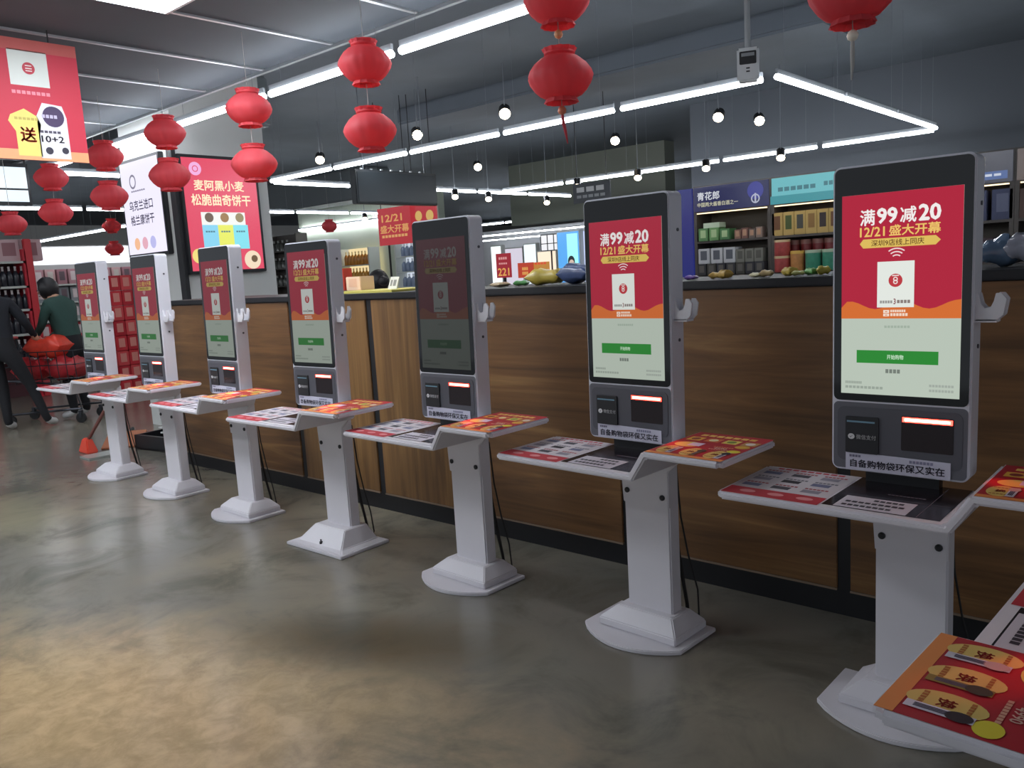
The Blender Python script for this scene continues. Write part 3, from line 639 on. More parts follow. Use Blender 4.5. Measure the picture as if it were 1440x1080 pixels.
F.text('headline', '乌克兰进口', .12, .62, .42, .52, glow('5a5470', .5), .001, .015); F.text('headline', '格兰康饼干', .12, .62, .28, .38, glow('5a5470', .5), .001, .015)
F.ring('round_logo', .25, .7, .05, .07, glow('a8a2b8', .6), .001); F.dashes('tag_line', .2, .5, .6, .615, 7, glow('a8a2b8', .6), .001)
for i, c in enumerate(('f0b890', 'e0a8b8', 'b8b8e8')): F.disc('biscuit', .2 + .17 * i, .1, .06, glow(c, 1), .001)
struct(MB().box(-7.5, -7.40, 3.79, 3.83, 0, 2.96).build('trim_2', M_black))
# black hanging display in front of the near tube row
t = thing('hanging_display', 'black flat display hung edge to the tube row, seen unlit', 'display', (-8, 7.0, 2.28))
MB().box(-.05, .05, -.67, .67, 0, .41).build('case', mat('display_black', '30363a', .4), t, bevel=.01)
for yy in (-.5, .5): MB().tube([(0, yy, .4), (0, yy, 1.62)], .006, 6).build('rod', M_wire, t)
MB().box(.05, .056, -.64, .64, .03, .38).build('panel', mat('display_panel', '353d42', .25), t)
for k in range(7): MB().box(.05, .07, -.6 + k * .16, -.57 + k * .16, .405, .42).build('clip', M_bar, t)
# red hanging posters
def poster_xz(name, label, cat, px0, px1, py0, py1, Y, m, zt=3.9, cords=True):
    a, b = at(px0, (py0 + py1) / 2, Y=Y), at(px1, (py0 + py1) / 2, Y=Y); z0 = at((px0 + px1) / 2, py1, Y=Y).z; z1 = at((px0 + px1) / 2, py0, Y=Y).z
    t = thing(name, label, cat, ((a.x + b.x) / 2, Y, z0)); W2 = (b.x - a.x) / 2
    bd = MB().box(-W2, W2, 0, .025, 0, z1 - z0).build('board', m, t)
    if cords:
        for x in (-W2 * .8, W2 * .8): MB().tube([(x, .012, z1 - z0 - .01), (x, .012, zt - z0)], .006, 5).build('cord', M_black, t)
    return t, Face((-W2, 0, 0), (1, 0, 0), (0, 0, 1), bd), 2 * W2, z1 - z0
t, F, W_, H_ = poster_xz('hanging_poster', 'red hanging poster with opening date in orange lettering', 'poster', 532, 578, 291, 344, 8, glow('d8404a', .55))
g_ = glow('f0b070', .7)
F.text('date_text', '12/21', .12 * W_, .75 * W_, .62 * H_, .82 * H_, g_, .002, .02); F.text('opening_text', '盛大开幕', .06 * W_, .94 * W_, .32 * H_, .54 * H_, g_, .002, .02); F.dashes('small_text', .1 * W_, .9 * W_, .2 * H_, .27 * H_, 8, g_, .002)
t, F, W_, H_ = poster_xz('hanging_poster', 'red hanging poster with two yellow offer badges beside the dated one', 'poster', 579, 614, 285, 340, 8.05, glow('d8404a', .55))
F.disc('badge', .3 * W_, .68 * H_, .14 * W_, glow('e8c070', .7), .002); F.disc('badge', .75 * W_, .66 * H_, .15 * W_, glow('e8c070', .7), .002)
F.dashes('small_text', .2 * W_, .8 * W_, .25 * H_, .32 * H_, 6, g_, .002); F.dashes('small_text', .2 * W_, .8 * W_, .38 * H_, .44 * H_, 6, g_, .002)
t, F, W_, H_ = poster_xz('hanging_sign', 'dark hanging sign with white characters behind the kiosks', 'sign', 806, 858, 256, 284, 10, mat('sign_dark', '3e464c', .5))
F.dashes('white_marks', .1 * W_, .9 * W_, .55 * H_, .8 * H_, 3, ink('c8ccce'), .002); F.dashes('white_marks', .1 * W_, .9 * W_, .25 * H_, .4 * H_, 5, ink('9aa0a4'), .002)
# ------------------------------------------------------------------ small goods builders
def bag(name, label, cat, loc, size, color, rz=0, group=None, rough=.3):
    sx, sy, sz = size; n, k = 20, 13; rings = []
    rp = lambda c, e: math.copysign(abs(c) ** e, c)
    for j in range(k):
        u = j / (k - 1) * 2 - 1; hh = max(.09, (1 - min(1, abs(u) / .96) ** 7) * (.86 + .14 * math.cos(5 * u + sx * 40))); wd = .9 + .1 * abs(u)
        rings.append([(u * sx / 2 * (1 + .02 * random.uniform(-1, 1)), rp(math.cos(2 * math.pi * i / n), .6) * sy / 2 * wd * (1 + .03 * random.uniform(-1, 1)), sz / 2 + rp(math.sin(2 * math.pi * i / n), .75) * sz / 2 * hh * (1 + .14 * random.uniform(-1, 1))) for i in range(n)])
    zmin = min(p[2] for q in rings for p in q)
    rings = [[(p[0], p[1], p[2] - zmin) for p in q] for q in rings]
    o = MB().loft(rings).build(name, mat('film_' + color, color, rough, noise=.25, nscale=25), None, smooth=True); o.location = loc; o.rotation_euler.z = rz
    return tag(o, label, cat, group)
def carton(name, label, cat, loc, size, color, mark=None, rz=0, group=None, face='-y'):
    sx, sy, sz = size; t = thing(name, label, cat, loc, rz, group)
    b_ = MB().box(-sx / 2, sx / 2, -sy / 2, sy / 2, 0, sz).build('box', ink(color), t, bevel=min(size) * .04)
    F = Face((-sx / 2, -sy / 2, 0), (1, 0, 0), (0, 0, 1), t)
    if mark: F.rect('front_label', sx * .22, sx * .78, sz * .25, sz * .85, ink(mark), .002)
    return t
def bottle_mesh(key, color, hgt, rad, cap):
    def fn():
        me = MB().lathe([(rad * .9, 0), (rad, hgt * .03), (rad, hgt * .55), (rad * .8, hgt * .66), (rad * .36, hgt * .78), (rad * .33, hgt * .94), (rad * .4, hgt * .95), (rad * .4, hgt), (0.001, hgt)], 12).mesh('bottle', mat('bottle_' + color, color, .2), smooth=True)
        me.materials.append(mat('cap_' + cap, cap, .4))
        for p in me.polygons:
            if p.center.z > hgt * .8: p.material_index = 1
            elif hgt * .12 < p.center.z < hgt * .5 and False: pass
        return me
    return cached(('bottle', key), fn)
# ------------------------------------------------------------------ liquor cabinets on the far right
M_cab = mat('cabinet_dark', '4a4541', .5)
UN = [(-6.58, -5.29), (-5.29, -3.75), (-3.75, -2.12), (-2.12, -.5)]
CL = ['dark liquor cabinet under the navy blue lit sign', 'dark cabinet under the teal lit sign holding golden boxes', 'dark cabinet with navy gift boxes behind the brightest kiosk', 'dark cabinet beside the navy gift box cabinet']
for i, (x0, x1) in enumerate(UN):
    t = thing('display_cabinet', CL[i], 'cabinet', ((x0 + x1) / 2, 12.2, 0)); w2 = (x1 - x0) / 2 - .002
    MB().box(-w2, w2, .3, .34, 0, 2.52).build('back_panel', mat('cabinet_back', '5b554c', .6), t)
    for s in (-1, 1): MB().box(s * w2 - (.05 if s > 0 else 0), s * w2 + (0 if s > 0 else .05), -.2, .3, 0, 2.52).build('side_panel', M_cab, t)
    for z in (.05, .6, 1.08, 1.62): MB().box(-w2 + .05, w2 - .05, -.2, .3, z, z + .035).build('shelf', M_cab, t)
    MB().box(-w2 + .05, w2 - .05, -.2, .3, 2.1, 2.52).build('header', M_cab, t)
    MB().box(-w2 + .06, w2 - .06, -.205, -.18, 2.085, 2.1).build('light_strip', glow('ffe2b0', 2.2), t)
    MB().box(-w2 + .02, w2 - .02, -.21, -.2, 2.12, 2.5).build('sign_panel', (glow('3a3f78', .4), glow('6fc4cc', .75), glow('32364e', .35), glow('6e5a50', .4))[i], t)
    F = Face((-w2, -.21, 2.12), (1, 0, 0), (0, 0, 1), t)
    if i == 0:
        F.text('sign_text', '青花郎', .06 * 2 * w2, .36 * 2 * w2, .17, .3, glow('dfe2ea', .8), .003, .02); F.text('sign_text', '中国两大酱香白酒之一', .06 * 2 * w2, .6 * 2 * w2, .07, .14, glow('d8d6b8', .7), .003, .02)
        F.disc('blue_glow_print', .82 * 2 * w2, .24, .13, glow('4a50b8', .5), .002); F.ring('bottle_print', .82 * 2 * w2, .12, .05, .07, glow('c8cce0', .7), .004)
        F.rect('bottle_print', .81 * 2 * w2, .83 * 2 * w2, .05, .2, glow('c8cce0', .7), .004)
    if i == 1:
        F.rect('sea_print', 0, 2 * w2 - .04, 0.0, .12, glow('3f9ea8', .7), .002); F.dashes('sign_marks', .12, .7, .18, .24, 6, glow('4a8a96', .6), .003); F.dashes('sign_marks', .8, 1.45, .2, .26, 9, glow('4a8a96', .6), .003)
    if i == 2:
        F.text('sign_text', '佳', 1.2, 1.3, .22, .34, glow('d8d4a8', .8), .003, .02); F.rect('blue_print', 1.1, 1.55, .04, .14, glow('3c62a8', .6), .003); F.dashes('sign_marks', 1.2, 1.5, .08, .11, 3, glow('c8d0e0', .8), .005)
def on(px, Y=12.05): return at(px, 330, Y=Y).x
zs, zl_ = 1.655, 1.115
for k in range(3): carton('gift_box', 'green gift box lying on the upper shelf under the navy sign', 'box', (on(992 + 15 * k), 12.1, zs), (.165, .25, .2 - .03 * (k == 2)), ('5f8a5a', '6b9660', '4f7c50')[k], 'a8c090', group='green gift boxes')
carton('gift_box', 'white lidded box on top of the green gift boxes', 'box', (on(1003), 12.1, zs + .2), (.28, .22, .08), 'b9c8b0')
for k in range(4): carton('small_box', 'small brown box at the cabinet post under the navy sign', 'box', (on(1039 + 10 * k), 12.08, zs), (.105, .15, .14 + .02 * (k % 2)), ('8a6a5c', '7a5850', '6e625c', '8c7a70')[k], 'b08a70', group='small brown boxes')
for k in range(3): carton('carton', 'white printed carton on the lower shelf under the navy sign', 'box', (on(993 + 18 * k), 12.08, zl_ + .18), (.2, .25, .24), 'b9bbbe', '5c6068', group='white printed cartons')
for k in range(3): carton('carton', 'grey carton beside the white printed cartons', 'box', (on(1044 + 13 * k), 12.08, zl_ + .18), (.145, .25, .2), '77776f', '5a5a54', group='grey cartons')
for k in range(7): carton('carton', 'dark carton on the bottom shelf row under the other cartons', 'box', (on(992 + 13.5 * k), 12.05, zl_), (.15, .3, .18), ('3c3c40', '46443f', '35353c')[k % 3], '5f5c58', group='dark cartons')
for k in range(6): carton('golden_box', 'golden liquor box with dark label under the teal sign', 'box', (on(1095 + 16 * k), 12.1, zs), (.17, .2, .34), 'b3985c', ('6b4a34', '4d5a34', '4a4a44', '8a6a40', '3c3434', '6b4a34')[k], group='golden liquor boxes')
def tin(label, px, z, rad, hgt, color, lid, group, Y=11.98):
    t = thing('tin', label, 'tin', (on(px, Y), Y, z), random.random() * 3, group)
    MB().lathe([(rad * .97, 0), (rad, hgt * .03), (rad, hgt * .88)], 18).build('body', mat('tin_' + color, color, .3, noise=.35, nscale=18), t, smooth=True)
    MB().lathe([(rad * 1.03, hgt * .86), (rad * 1.03, hgt), (rad * .98, hgt * 1.01)], 18).build('lid', mat('lid_' + lid, lid, .35), t, smooth=True)
T_ = lambda *a, **k: tin(*a, **k)
for z in (zl_, zl_ + .239): T_('large red and cream tin in the two high stack by the post', 1100, z, .115, .236, 'a84a48', 'c8b088', 'stacked large tins')
T_('yellow and red patterned tin beside the large stacked tins', 1121, zl_, .1, .3, 'b8804c', 'd0a850', None)
for k in range(2): T_('green patterned tin in front of the small red tins', 1144 + 24 * k, zl_, .115, .3, '3f8a70', 'a8b8a0', 'green tins')
for k in range(4): T_('small red tin with pale lid behind the green tins', 1117 + 17 * k, zl_, .085, .46, '8a3436', '9c6a62', 'small red tins', Y=12.25)
for k in range(4): carton('gift_box', 'tall navy gift box on the upper shelf right of the brightest kiosk', 'box', (-3.0 + .29 * k - .12, 12.1, zs), (.24, .2, .38), '4a506c', '6a7088', group='navy gift boxes')
for k in range(6): carton('gift_box', 'dark purple gift box on the lower shelf right of the brightest kiosk', 'box', (-3.1 + .17 * k, 12.1, zl_), (.155, .2, .32), ('3c3246', '4a3a40', '2e2c42')[k % 3], '6c6272', group='purple gift boxes')
for k in range(3): carton('gift_box', 'brown gift box in the cabinet beside the navy gift boxes', 'box', (-1.95 + .3 * k, 12.1, zs), (.24, .2, .36), '5c4a44', '7a6660', group='brown gift boxes')
tag(MB().box(-6.86, -6.6, 12.0, 12.5, 0, 2.5).build('cabinet_end', glow('3a44a8', .35), bevel=.004), 'blue lit end panel at the side of the liquor cabinets', 'panel')
tag(MB().box(1.2, 4.4, 11.9, 12.5, 0, 2.5).build('side_cabinet', M_cab, bevel=.01), 'closed dark cabinet continuing the liquor wall', 'cabinet')
# ------------------------------------------------------------------ goods standing on the counter ledge
LZ = 1.3065
def cx(px, Y=3.3): return at(px, 388, Y=Y).x
bag('snack_bag', 'yellow snack bag lying on the counter between two kiosks', 'snack bag', (cx(772), 3.28, LZ), (.2, .12, .085), 'c8b04a', .15)
bag('snack_bag', 'blue snack bag lying beside the yellow one on the counter', 'snack bag', (cx(818), 3.28, LZ), (.2, .13, .1), '45557e', -.1)
bag('snack_bag', 'flat green packet lying on the counter near the yellow snack bag', 'snack bag', (cx(724), 3.35, LZ), (.08, .06, .03), '5a9a58', .4)
bag('snack_bag', 'flat tan packet lying on the counter next to the dark screened kiosk', 'snack bag', (cx(703), 3.3, LZ), (.1, .08, .025), 'c0aa88', -.3)
for k, (px, c, l) in enumerate(((972, '6a4a9a', 'purple'), (1003, 'caa65a', 'golden'), (1020, 'b89648', 'ochre'), (1062, 'c8c09a', 'cream'), (1078, 'c0a878', 'beige'), (1108, 'c0a850', 'mustard'), (1122, 'b9b870', 'yellow green'), (1140, '6ea860', 'leaf green'), (1158, 'b5a848', 'olive yellow'))):
    bag('snack_packet', 'small %s snack packet lying on the counter ledge' % l, 'snack bag', (cx(px, 3.2), 3.2 + .02 * (k % 2), LZ), (.05, .05, .02 + .008 * (k % 3)), c, random.uniform(-.6, .6))
bag('wrapped_bag', 'blue goods wrapped in clear film on the counter right of the brightest kiosk', 'bag', (cx(1404, 3.22), 3.25, LZ), (.13, .16, .11), '5c7088', .2, rough=.15)
bag('wrapped_bag', 'grey film wrapped bundle on the counter beside the blue wrapped goods', 'bag', (cx(1452, 3.22), 3.24, LZ), (.13, .16, .125), '8a8c98', -.2, rough=.15)
def standing_sign(name, label, px0, px1, py0, py1, Y, color, texts, stand=LZ, em=.55):
    a, b = at(px0, py1, Y=Y), at(px1, py1, Y=Y); z0, z1 = at(px0, py1, Y=Y).z, at(px0, py0, Y=Y).z
    t = thing(name, label, 'sign', ((a.x + b.x) / 2, Y, 0)); w2 = (b.x - a.x) / 2
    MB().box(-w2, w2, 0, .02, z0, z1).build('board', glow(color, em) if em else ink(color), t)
    MB().box(-.015, .015, .005, .03, stand, z0 + .05).build('post', M_dark, t)
    if stand == 0: MB().box(-.08, .08, -.1, .14, 0, .015).build('foot', M_dark, t)
    F = Face((-w2, 0, z0), (1, 0, 0), (0, 0, 1), t)
    for s, u0, u1, v0, v1, c in texts:
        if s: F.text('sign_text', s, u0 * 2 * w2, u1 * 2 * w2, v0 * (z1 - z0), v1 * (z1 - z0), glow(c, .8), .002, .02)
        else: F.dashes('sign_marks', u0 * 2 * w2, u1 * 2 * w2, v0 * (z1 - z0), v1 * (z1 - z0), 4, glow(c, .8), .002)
standing_sign('price_sign', 'tall red price sign reading 221 on a floor stand', 699, 719, 357, 391, 9, 'c43a48', [('221', .1, .9, .08, .4, 'f0b060'), ('', .2, .8, .55, .62, 'e8a0a0'), ('', .2, .8, .75, .85, 'e8a0a0')], 0)
standing_sign('price_sign', 'wide orange red price board with grid marks behind the snack bags', 729, 750, 370, 391, 7, 'e8563c', [('', .3, .7, .2, .4, 'f0b060'), ('', .3, .7, .5, .7, 'f0b060')], 0)
standing_sign('price_sign', 'orange and yellow price board above the yellow snack bag', 751, 772, 369, 388, 7.05, 'f0a850', [('', .1, .9, .82, .98, 'e8563c')], 0)
# left part of the counter: till goods
tag(MB().box(cx(484), cx(582), 3.12, 3.6, LZ, LZ + .012).build('yellow_light_sheet', ink('c6bc62')), 'thin yellow green sheet standing in for yellow light on the counter', 'mat')  # yellow light on the counter top, put in as a coloured sheet
carton('tissue_box', 'cream box with orange base standing on the yellow-lit counter part', 'box', (at(515, 398, Y=3.5).x, 3.45, LZ + .012), (.15, .12, .09), 'f0cdb0', 'e8b898')
carton('red_pack', 'narrow red pack standing at the end of the yellow-lit counter part', 'box', (at(486, 398, Y=3.5).x, 3.5, LZ + .012), (.06, .08, .15), 'd8503c', 'e88a60')
t = thing('price_card', 'white tilted price card standing on the yellow-lit counter part', 'card', (at(551, 400, Y=3.35).x, 3.35, LZ + .012))
MB().add([(-.04, 0, 0), (.04, 0, 0), (.04, .03, .075), (-.04, .03, .075), (-.04, .012, 0), (.04, .012, 0), (.04, .036, .075), (-.04, .036, .075)], [(0, 1, 2, 3), (7, 6, 5, 4), (0, 4, 5, 1), (1, 5, 6, 2), (2, 6, 7, 3), (3, 7, 4, 0)]).build('card', ink('dcdcd2'), t)
Face((-.04, 0, 0), (1, 0, 0), Vector((0, .03, .075)).normalized(), t).rects('card_marks', [(.012, .03, .02, .06), (.04, .066, .02, .06)], ink('8a8a84'), .001)
# ------------------------------------------------------------------ bottle wall far behind
M_sh = mat('shelf_white', 'c8ccc6', .5)
struct(MB().box(-19.6, -14.0, 13.5, 13.7, 0, 3.4).build('wall_bottles', mat('pale_green_wall', 'c2ccbc', .7)))
def rack(name, label, x0, x1, Y, zs_, m, back=None, dep=.34):
    t = thing(name, label, 'rack', ((x0 + x1) / 2, Y, 0)); w2 = (x1 - x0) / 2
    for s in (-1, 1): MB().box(s * w2 - .02, s * w2 + .02, -dep / 2, dep / 2, 0, max(zs_) + .42).build('side_panel', m, t)
    for z in zs_: MB().box(-w2, w2, -dep / 2, dep / 2, z - .025, z).build('shelf', m, t)
    MB().box(-w2, w2, dep / 2 - .02, dep / 2, 0, max(zs_) + .42).build('back_panel', back or m, t)
    return t
def fill(label, group, me, x0, x1, n, Y, z, jit=.0):
    for i in range(n):
        o = link('bottle', me); o.location = (x0 + (x1 - x0) * (i + .5) / n, Y + random.uniform(-jit, jit), z); tag(o, label, 'bottle', group)
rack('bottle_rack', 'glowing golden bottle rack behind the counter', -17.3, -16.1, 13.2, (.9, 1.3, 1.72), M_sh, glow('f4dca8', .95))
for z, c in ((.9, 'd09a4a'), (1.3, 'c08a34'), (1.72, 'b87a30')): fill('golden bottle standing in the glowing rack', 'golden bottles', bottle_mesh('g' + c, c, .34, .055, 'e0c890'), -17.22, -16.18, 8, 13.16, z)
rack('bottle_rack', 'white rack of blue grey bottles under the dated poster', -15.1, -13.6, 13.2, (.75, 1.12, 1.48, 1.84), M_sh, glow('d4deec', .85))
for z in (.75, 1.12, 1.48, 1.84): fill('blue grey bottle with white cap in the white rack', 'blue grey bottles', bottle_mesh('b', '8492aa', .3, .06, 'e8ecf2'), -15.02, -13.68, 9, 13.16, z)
t = thing('hanging_scroll', 'pale scroll with dark side strips between the two bottle racks', 'scroll', (-15.52, 13.49, 1.3))
MB().box(-.26, .26, -.02, 0, 0, 1.0).build('paper', ink('b9c2b0'), t)
for s in (-.28, .28): MB().box(s - .03, s + .03, -.035, 0, 0, 1.0).build('side_strip', M_dark, t)
Face((-.26, -.02, 0), (1, 0, 0), (0, 0, 1), t).rects('scroll_marks', [(.21, .31, .2 + .2 * k, .3 + .2 * k) for k in range(4)], ink('6a7266'), .002)
rack('pantry_rack', 'dark rack of jars left of the golden bottle rack', -19.3, -17.95, 12.4, (.85, 1.3, 1.75, 2.2), M_cab)
for z in (1.3, 1.75, 2.2): fill('dark jar standing in the dark pantry rack', 'dark jars', bottle_mesh('d', '4a4c48', .28, .085, '8a8c88'), -19.2, -18.4, 4, 12.34, z)
for z in (.85, 1.3, 1.75): fill('orange jar standing in the dark pantry rack', 'orange jars', bottle_mesh('o', 'c87a3a', .26, .07, 'd8c8a0'), -18.36, -18.0, 2, 12.34, z)
# ------------------------------------------------------------------ brightly lit far shop between the kiosks
struct(MB().box(-32, -15, 30.5, 30.7, 0, 3.3).build('wall_far', mat('far_white', 'e4e6ea', .6)))
def lightbox(label, px0, px1, py0, py1, Y, color, em, name='light_box'):
    a, b = at(px0, (py0 + py1) / 2, Y=Y), at(px1, (py0 + py1) / 2, Y=Y); z1 = at((px0 + px1) / 2, py0, Y=Y).z; z0 = 0
    t = thing(name, label, 'light box', ((a.x + b.x) / 2, Y, 0)); w2 = (b.x - a.x) / 2
    MB().box(-w2, w2, 0, .2, 0, z1).build('case', M_sh, t); MB().box(-w2 + .03, w2 - .03, -.01, 0, .3, z1 - .04).build('panel', glow(color, em), t)
    return t, Face((-w2, -.01, 0), (1, 0, 0), (0, 0, 1), t), 2 * w2, z1
t, F, W_, H_ = lightbox('blue and aqua lit poster of a person in white', 784, 816, 324, 392, 20, '5aa6ea', 1.1)
F.rect('aqua_print', .45 * W_, .92 * W_, .35, H_ - .1, glow('a0f0f2', 1.15), .004); F.disc('hair_print', .62 * W_, H_ * .62, .13, glow('3c4450', .5), .01, .17); F.disc('face_print', .63 * W_, H_ * .59, .1, glow('e8d0c0', .8), .014, .13); F.poly('shirt_print', [(.4 * W_, .4), (.9 * W_, .4), (.8 * W_, H_ * .5), (.52 * W_, H_ * .5)], glow('e8f0f4', .95), .012)
t, F, W_, H_ = lightbox('violet and white lit poster beside the blue one', 819, 838, 322, 392, 20.3, 'c0cdf6', 1.2)
lightbox('white glowing wall panel next to the violet sign', 691, 706, 345, 392, 22, 'e6f2f4', 1.35); lightbox('pale lilac wall panel behind the red 221 sign', 707, 736, 348, 392, 22.5, 'd4cedd', 1.0)
lightbox('bluish white wall panel behind the wide orange board', 737, 755, 342, 392, 22.2, 'dbe8f2', 1.3); lightbox('peach glowing panel beside the blue poster', 756, 783, 352, 392, 21, 'f4dcc4', 1.2)
t = thing('grid_window', 'small bright window with dark bars above the peach panel', 'window', tuple(at(775, 352, Y=20.8)))
MB().box(-.4, .4, 0, .03, 0, .5).build('pane', glow('f0f0f4', 1.0), t)
for x in (-.4, -.13, .13, .4): MB().box(x - .012, x + .012, -.02, .02, 0, .5).build('bar', M_dark, t)
for z in (0, .22, .5): MB().box(-.41, .41, -.02, .02, z - .012, z + .012).build('bar', M_dark, t)
MB().box(-.02, .02, .0, .03, -at(775, 352, Y=20.8).z, 0).build('post', M_dark, t)
# ------------------------------------------------------------------ aisle on the left
def side_rack(name, label, X, y0, y1, zs_, m, back, top, dep=.4):
    t = thing(name, label, 'rack', (X, (y0 + y1) / 2, 0)); w2 = (y1 - y0) / 2
    for s in (-1, 1): MB().box(-dep, 0, s * w2 - .03, s * w2 + .03, 0, top).build('side_panel', m, t)
    for z in zs_: MB().box(-dep, 0, -w2, w2, z - .03, z).build('shelf', M_sh, t)
    MB().box(-dep, -dep + .02, -w2, w2, 0, top).build('back_panel', back, t)
    return t
X0 = -12.6; ya, yb = at(-30, 420, X=X0).y, at(43, 420, X=X0).y
t = side_rack('bottle_rack', 'rack of dark bottles with red posts on the aisle corner', X0, ya, yb, (.55, .9, 1.24, 1.56, 1.9), M_red, mat('rack_back', '5a3a40', .6), 2.06)
for z in (.55, .9, 1.24, 1.56):
    n = 8
    for i in range(n):
        o = link('bottle', bottle_mesh('k', '2c2e36', .27, .042, 'c0b8b8')); o.location = (X0 - .08, ya + (yb - ya) * (i + .5) / n, z); tag(o, 'dark bottle standing on the rack with red posts', 'bottle', 'dark bottles')
for i in range(3): carton('gift_box', 'pink white box on top of the dark bottle rack', 'box', (X0 - .2, ya + .2 + .27 * i, 2.06 - .16), (.3, .24, .3), 'd8b8bc', 'a87a80', math.pi / 2, 'boxes on the bottle rack')
tag(MB().box(X0 - .05, X0 + .01, yb + .0, yb + .1, 0, 2.2).build('red_post', mat('post_red', 'd83a44', .5), bevel=.01), 'tall red post at the corner of the dark bottle rack', 'post')
X1 = -16; ya, yb = at(52, 420, X=X1).y, at(260, 420, X=X1).y
side_rack('aisle_shelf', 'long wall shelf with a glowing white header across the aisle', X1, ya, yb, (.3, .62, .95, 1.28, 1.6), M_sh, M_wall, 2.3)
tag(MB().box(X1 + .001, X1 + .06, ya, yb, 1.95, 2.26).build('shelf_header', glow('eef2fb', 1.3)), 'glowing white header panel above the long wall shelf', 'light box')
PAL = {1.6: ('b88a90', 'c8a0a0', 'a87880'), 1.28: ('8a8e90', '9a9c98', '787c80'), .95: ('9aa09c', 'b0aeb0', '8c8088'), .62: ('c83c44', 'b83038', 'd0505a'), .3: ('b83038', '8a3038', 'c04048')}
for z, cs in PAL.items():
    n = 14
    for i in range(n): carton('packet', 'boxed packet on the long wall shelf across the aisle', 'box', (X1 - .16, ya + (yb - ya) * (i + .5) / n, z), ((yb - ya) / n * .86, .2, .27), cs[i % 3], ('d8c8c8', '6a5a60', 'c8c0b8')[(i * 2) % 3], math.pi / 2, 'packets on the wall shelf')
# red goods stacked beyond the far kiosk
X2 = -11.2
for c in range(4):
    for rr in range(8):
        y = at(163, 450, X=X2).y + .15 * c
        carton('red_pack', 'red goods pack in the tall stack behind the far kiosks', 'box', (X2, y, .02 + rr * .2), (.145, .2, .195), ('c8323c', 'b82834', 'd0484c')[(c + rr) % 3], 'd88a80', math.pi / 2, 'stacked red packs')
t = thing('light_box', 'bright bluish white glowing panel in black frame above the aisle', 'light box', tuple(at(2, 282, X=-10.6)), 0)
MB().box(-.04, .0, -.35, .32, -.05, .42).build('frame', M_dark, t); MB().box(.0, .01, -.32, .29, -.01, .38).build('panel', glow('dfeefa', 1.2), t)
MB().box(.0, .02, -.32, .29, .12, .14).build('bar', M_dark, t); MB().tube([(-.02, .3, .4), (-.02, .3, 3.0 - at(2, 282, X=-10.6).z)], .012, 6).build('rod', M_dark, t); MB().tube([(-.02, -.3, .4), (-.02, -.3, 3.0 - at(2, 282, X=-10.6).z)], .012, 6).build('rod', M_dark, t)
# ------------------------------------------------------------------ cleaning things behind the far kiosk
p0, p1 = at(124, 630, Z=.04), at(150, 572, X=-7.25)
t = thing('broom', 'broom with red head and brown pole leaning behind the far kiosk', 'broom', (p0.x, p0.y, 0))
MB().tube([(0, 0, .1), tuple(Vector((p1.x - p0.x, p1.y - p0.y, p1.z)))], .014, 8).build('pole', mat('pole_brown', '7a4a44', .5), t, smooth=True)
MB().add([(-.11, -.05, 0), (.11, -.05, 0), (.11, .05, 0), (-.11, .05, 0), (-.05, -.025, .13), (.05, -.025, .13), (.05, .025, .13), (-.05, .025, .13)], [(0, 3, 2, 1), (4, 5, 6, 7), (0, 1, 5, 4), (1, 2, 6, 5), (2, 3, 7, 6), (3, 0, 4, 7)]).build('brush_head', mat('brush_red', 'e04a34', .6), t, bevel=.012)
p = at(176, 626, Z=.0)
t = thing('dust_pan', 'orange brown dust pan lying behind the far kiosk', 'dust pan', (p.x, p.y, 0), .9)
MB().loft([[(-.17, -.14, 0), (.17, -.14, 0), (.17, -.14, .01), (-.17, -.14, .01)], [(-.17, .14, 0), (.17, .14, 0), (.17, .14, .11), (-.17, .14, .11)]]).build('pan', mat('pan_orange', '9a5a36', .5), t, bevel=.006)
MB().tube([(0, .13, .08), (0, .3, .1)], .018, 8).build('handle', M_dark, t)
p = at(141, 641, Z=0)
tag(MB().prism([(-.1, -.13), (.1, -.13), (.12, .13), (-.1, .14)], lambda x, y: (p.x + x, p.y + y, 0), lambda x, y: (p.x + x, p.y + y, .014)).build('metal_plate', mat('plate_grey', '9aa09c', .25)), 'grey metal plate lying on the floor beside the dust pan', 'plate')
t = thing('black_crate', 'low black crate holding loose white papers by the counter end', 'crate', (-7.05, 3.35, 0), .15)
MB().box(-.3, .3, -.2, .2, 0, .02).build('bottom', M_dark, t)
for a in ((-.3, .3, -.2, -.17), (-.3, .3, .17, .2), (-.3, -.27, -.2, .2), (.27, .3, -.2, .2)): MB().box(*a, 0, .13).build('side', M_dark, t)
for k, (x, y, a) in enumerate(((-.02, 0, .4), (.08, .05, -.3), (-.14, .03, .1))):
    o = MB().box(-.09, .09, -.06, .06, 0, .012).build('paper_pad', ink('c9cbc9')); o.location = (-7.05 + x, 3.35 + y, .13 + .013 * k); o.rotation_euler.z = a; tag(o, 'white paper pad lying in the black crate', 'paper', 'paper pads')
t = thing('notice_board', 'black board with grey columns leaning on a white panel', 'board', (-7.75, 3.74, 0))
MB().box(-.16, .1, -.02, .0, .05, .5).build('board', M_dark, t); F = Face((-.16, -.02, .05), (1, 0, 0), (0, 0, 1), t)
F.rects('columns', [(.03 + .05 * k, .06 + .05 * k, .12, .4) for k in range(4)], ink('6c7488'), .001)
MB().box(.12, .5, -.02, .0, .0, .5).build('panel', ink('c9c9cb'), t); MB().box(-.16, .5, -.02, .03, 0, .05).build('foot', M_dark, t)
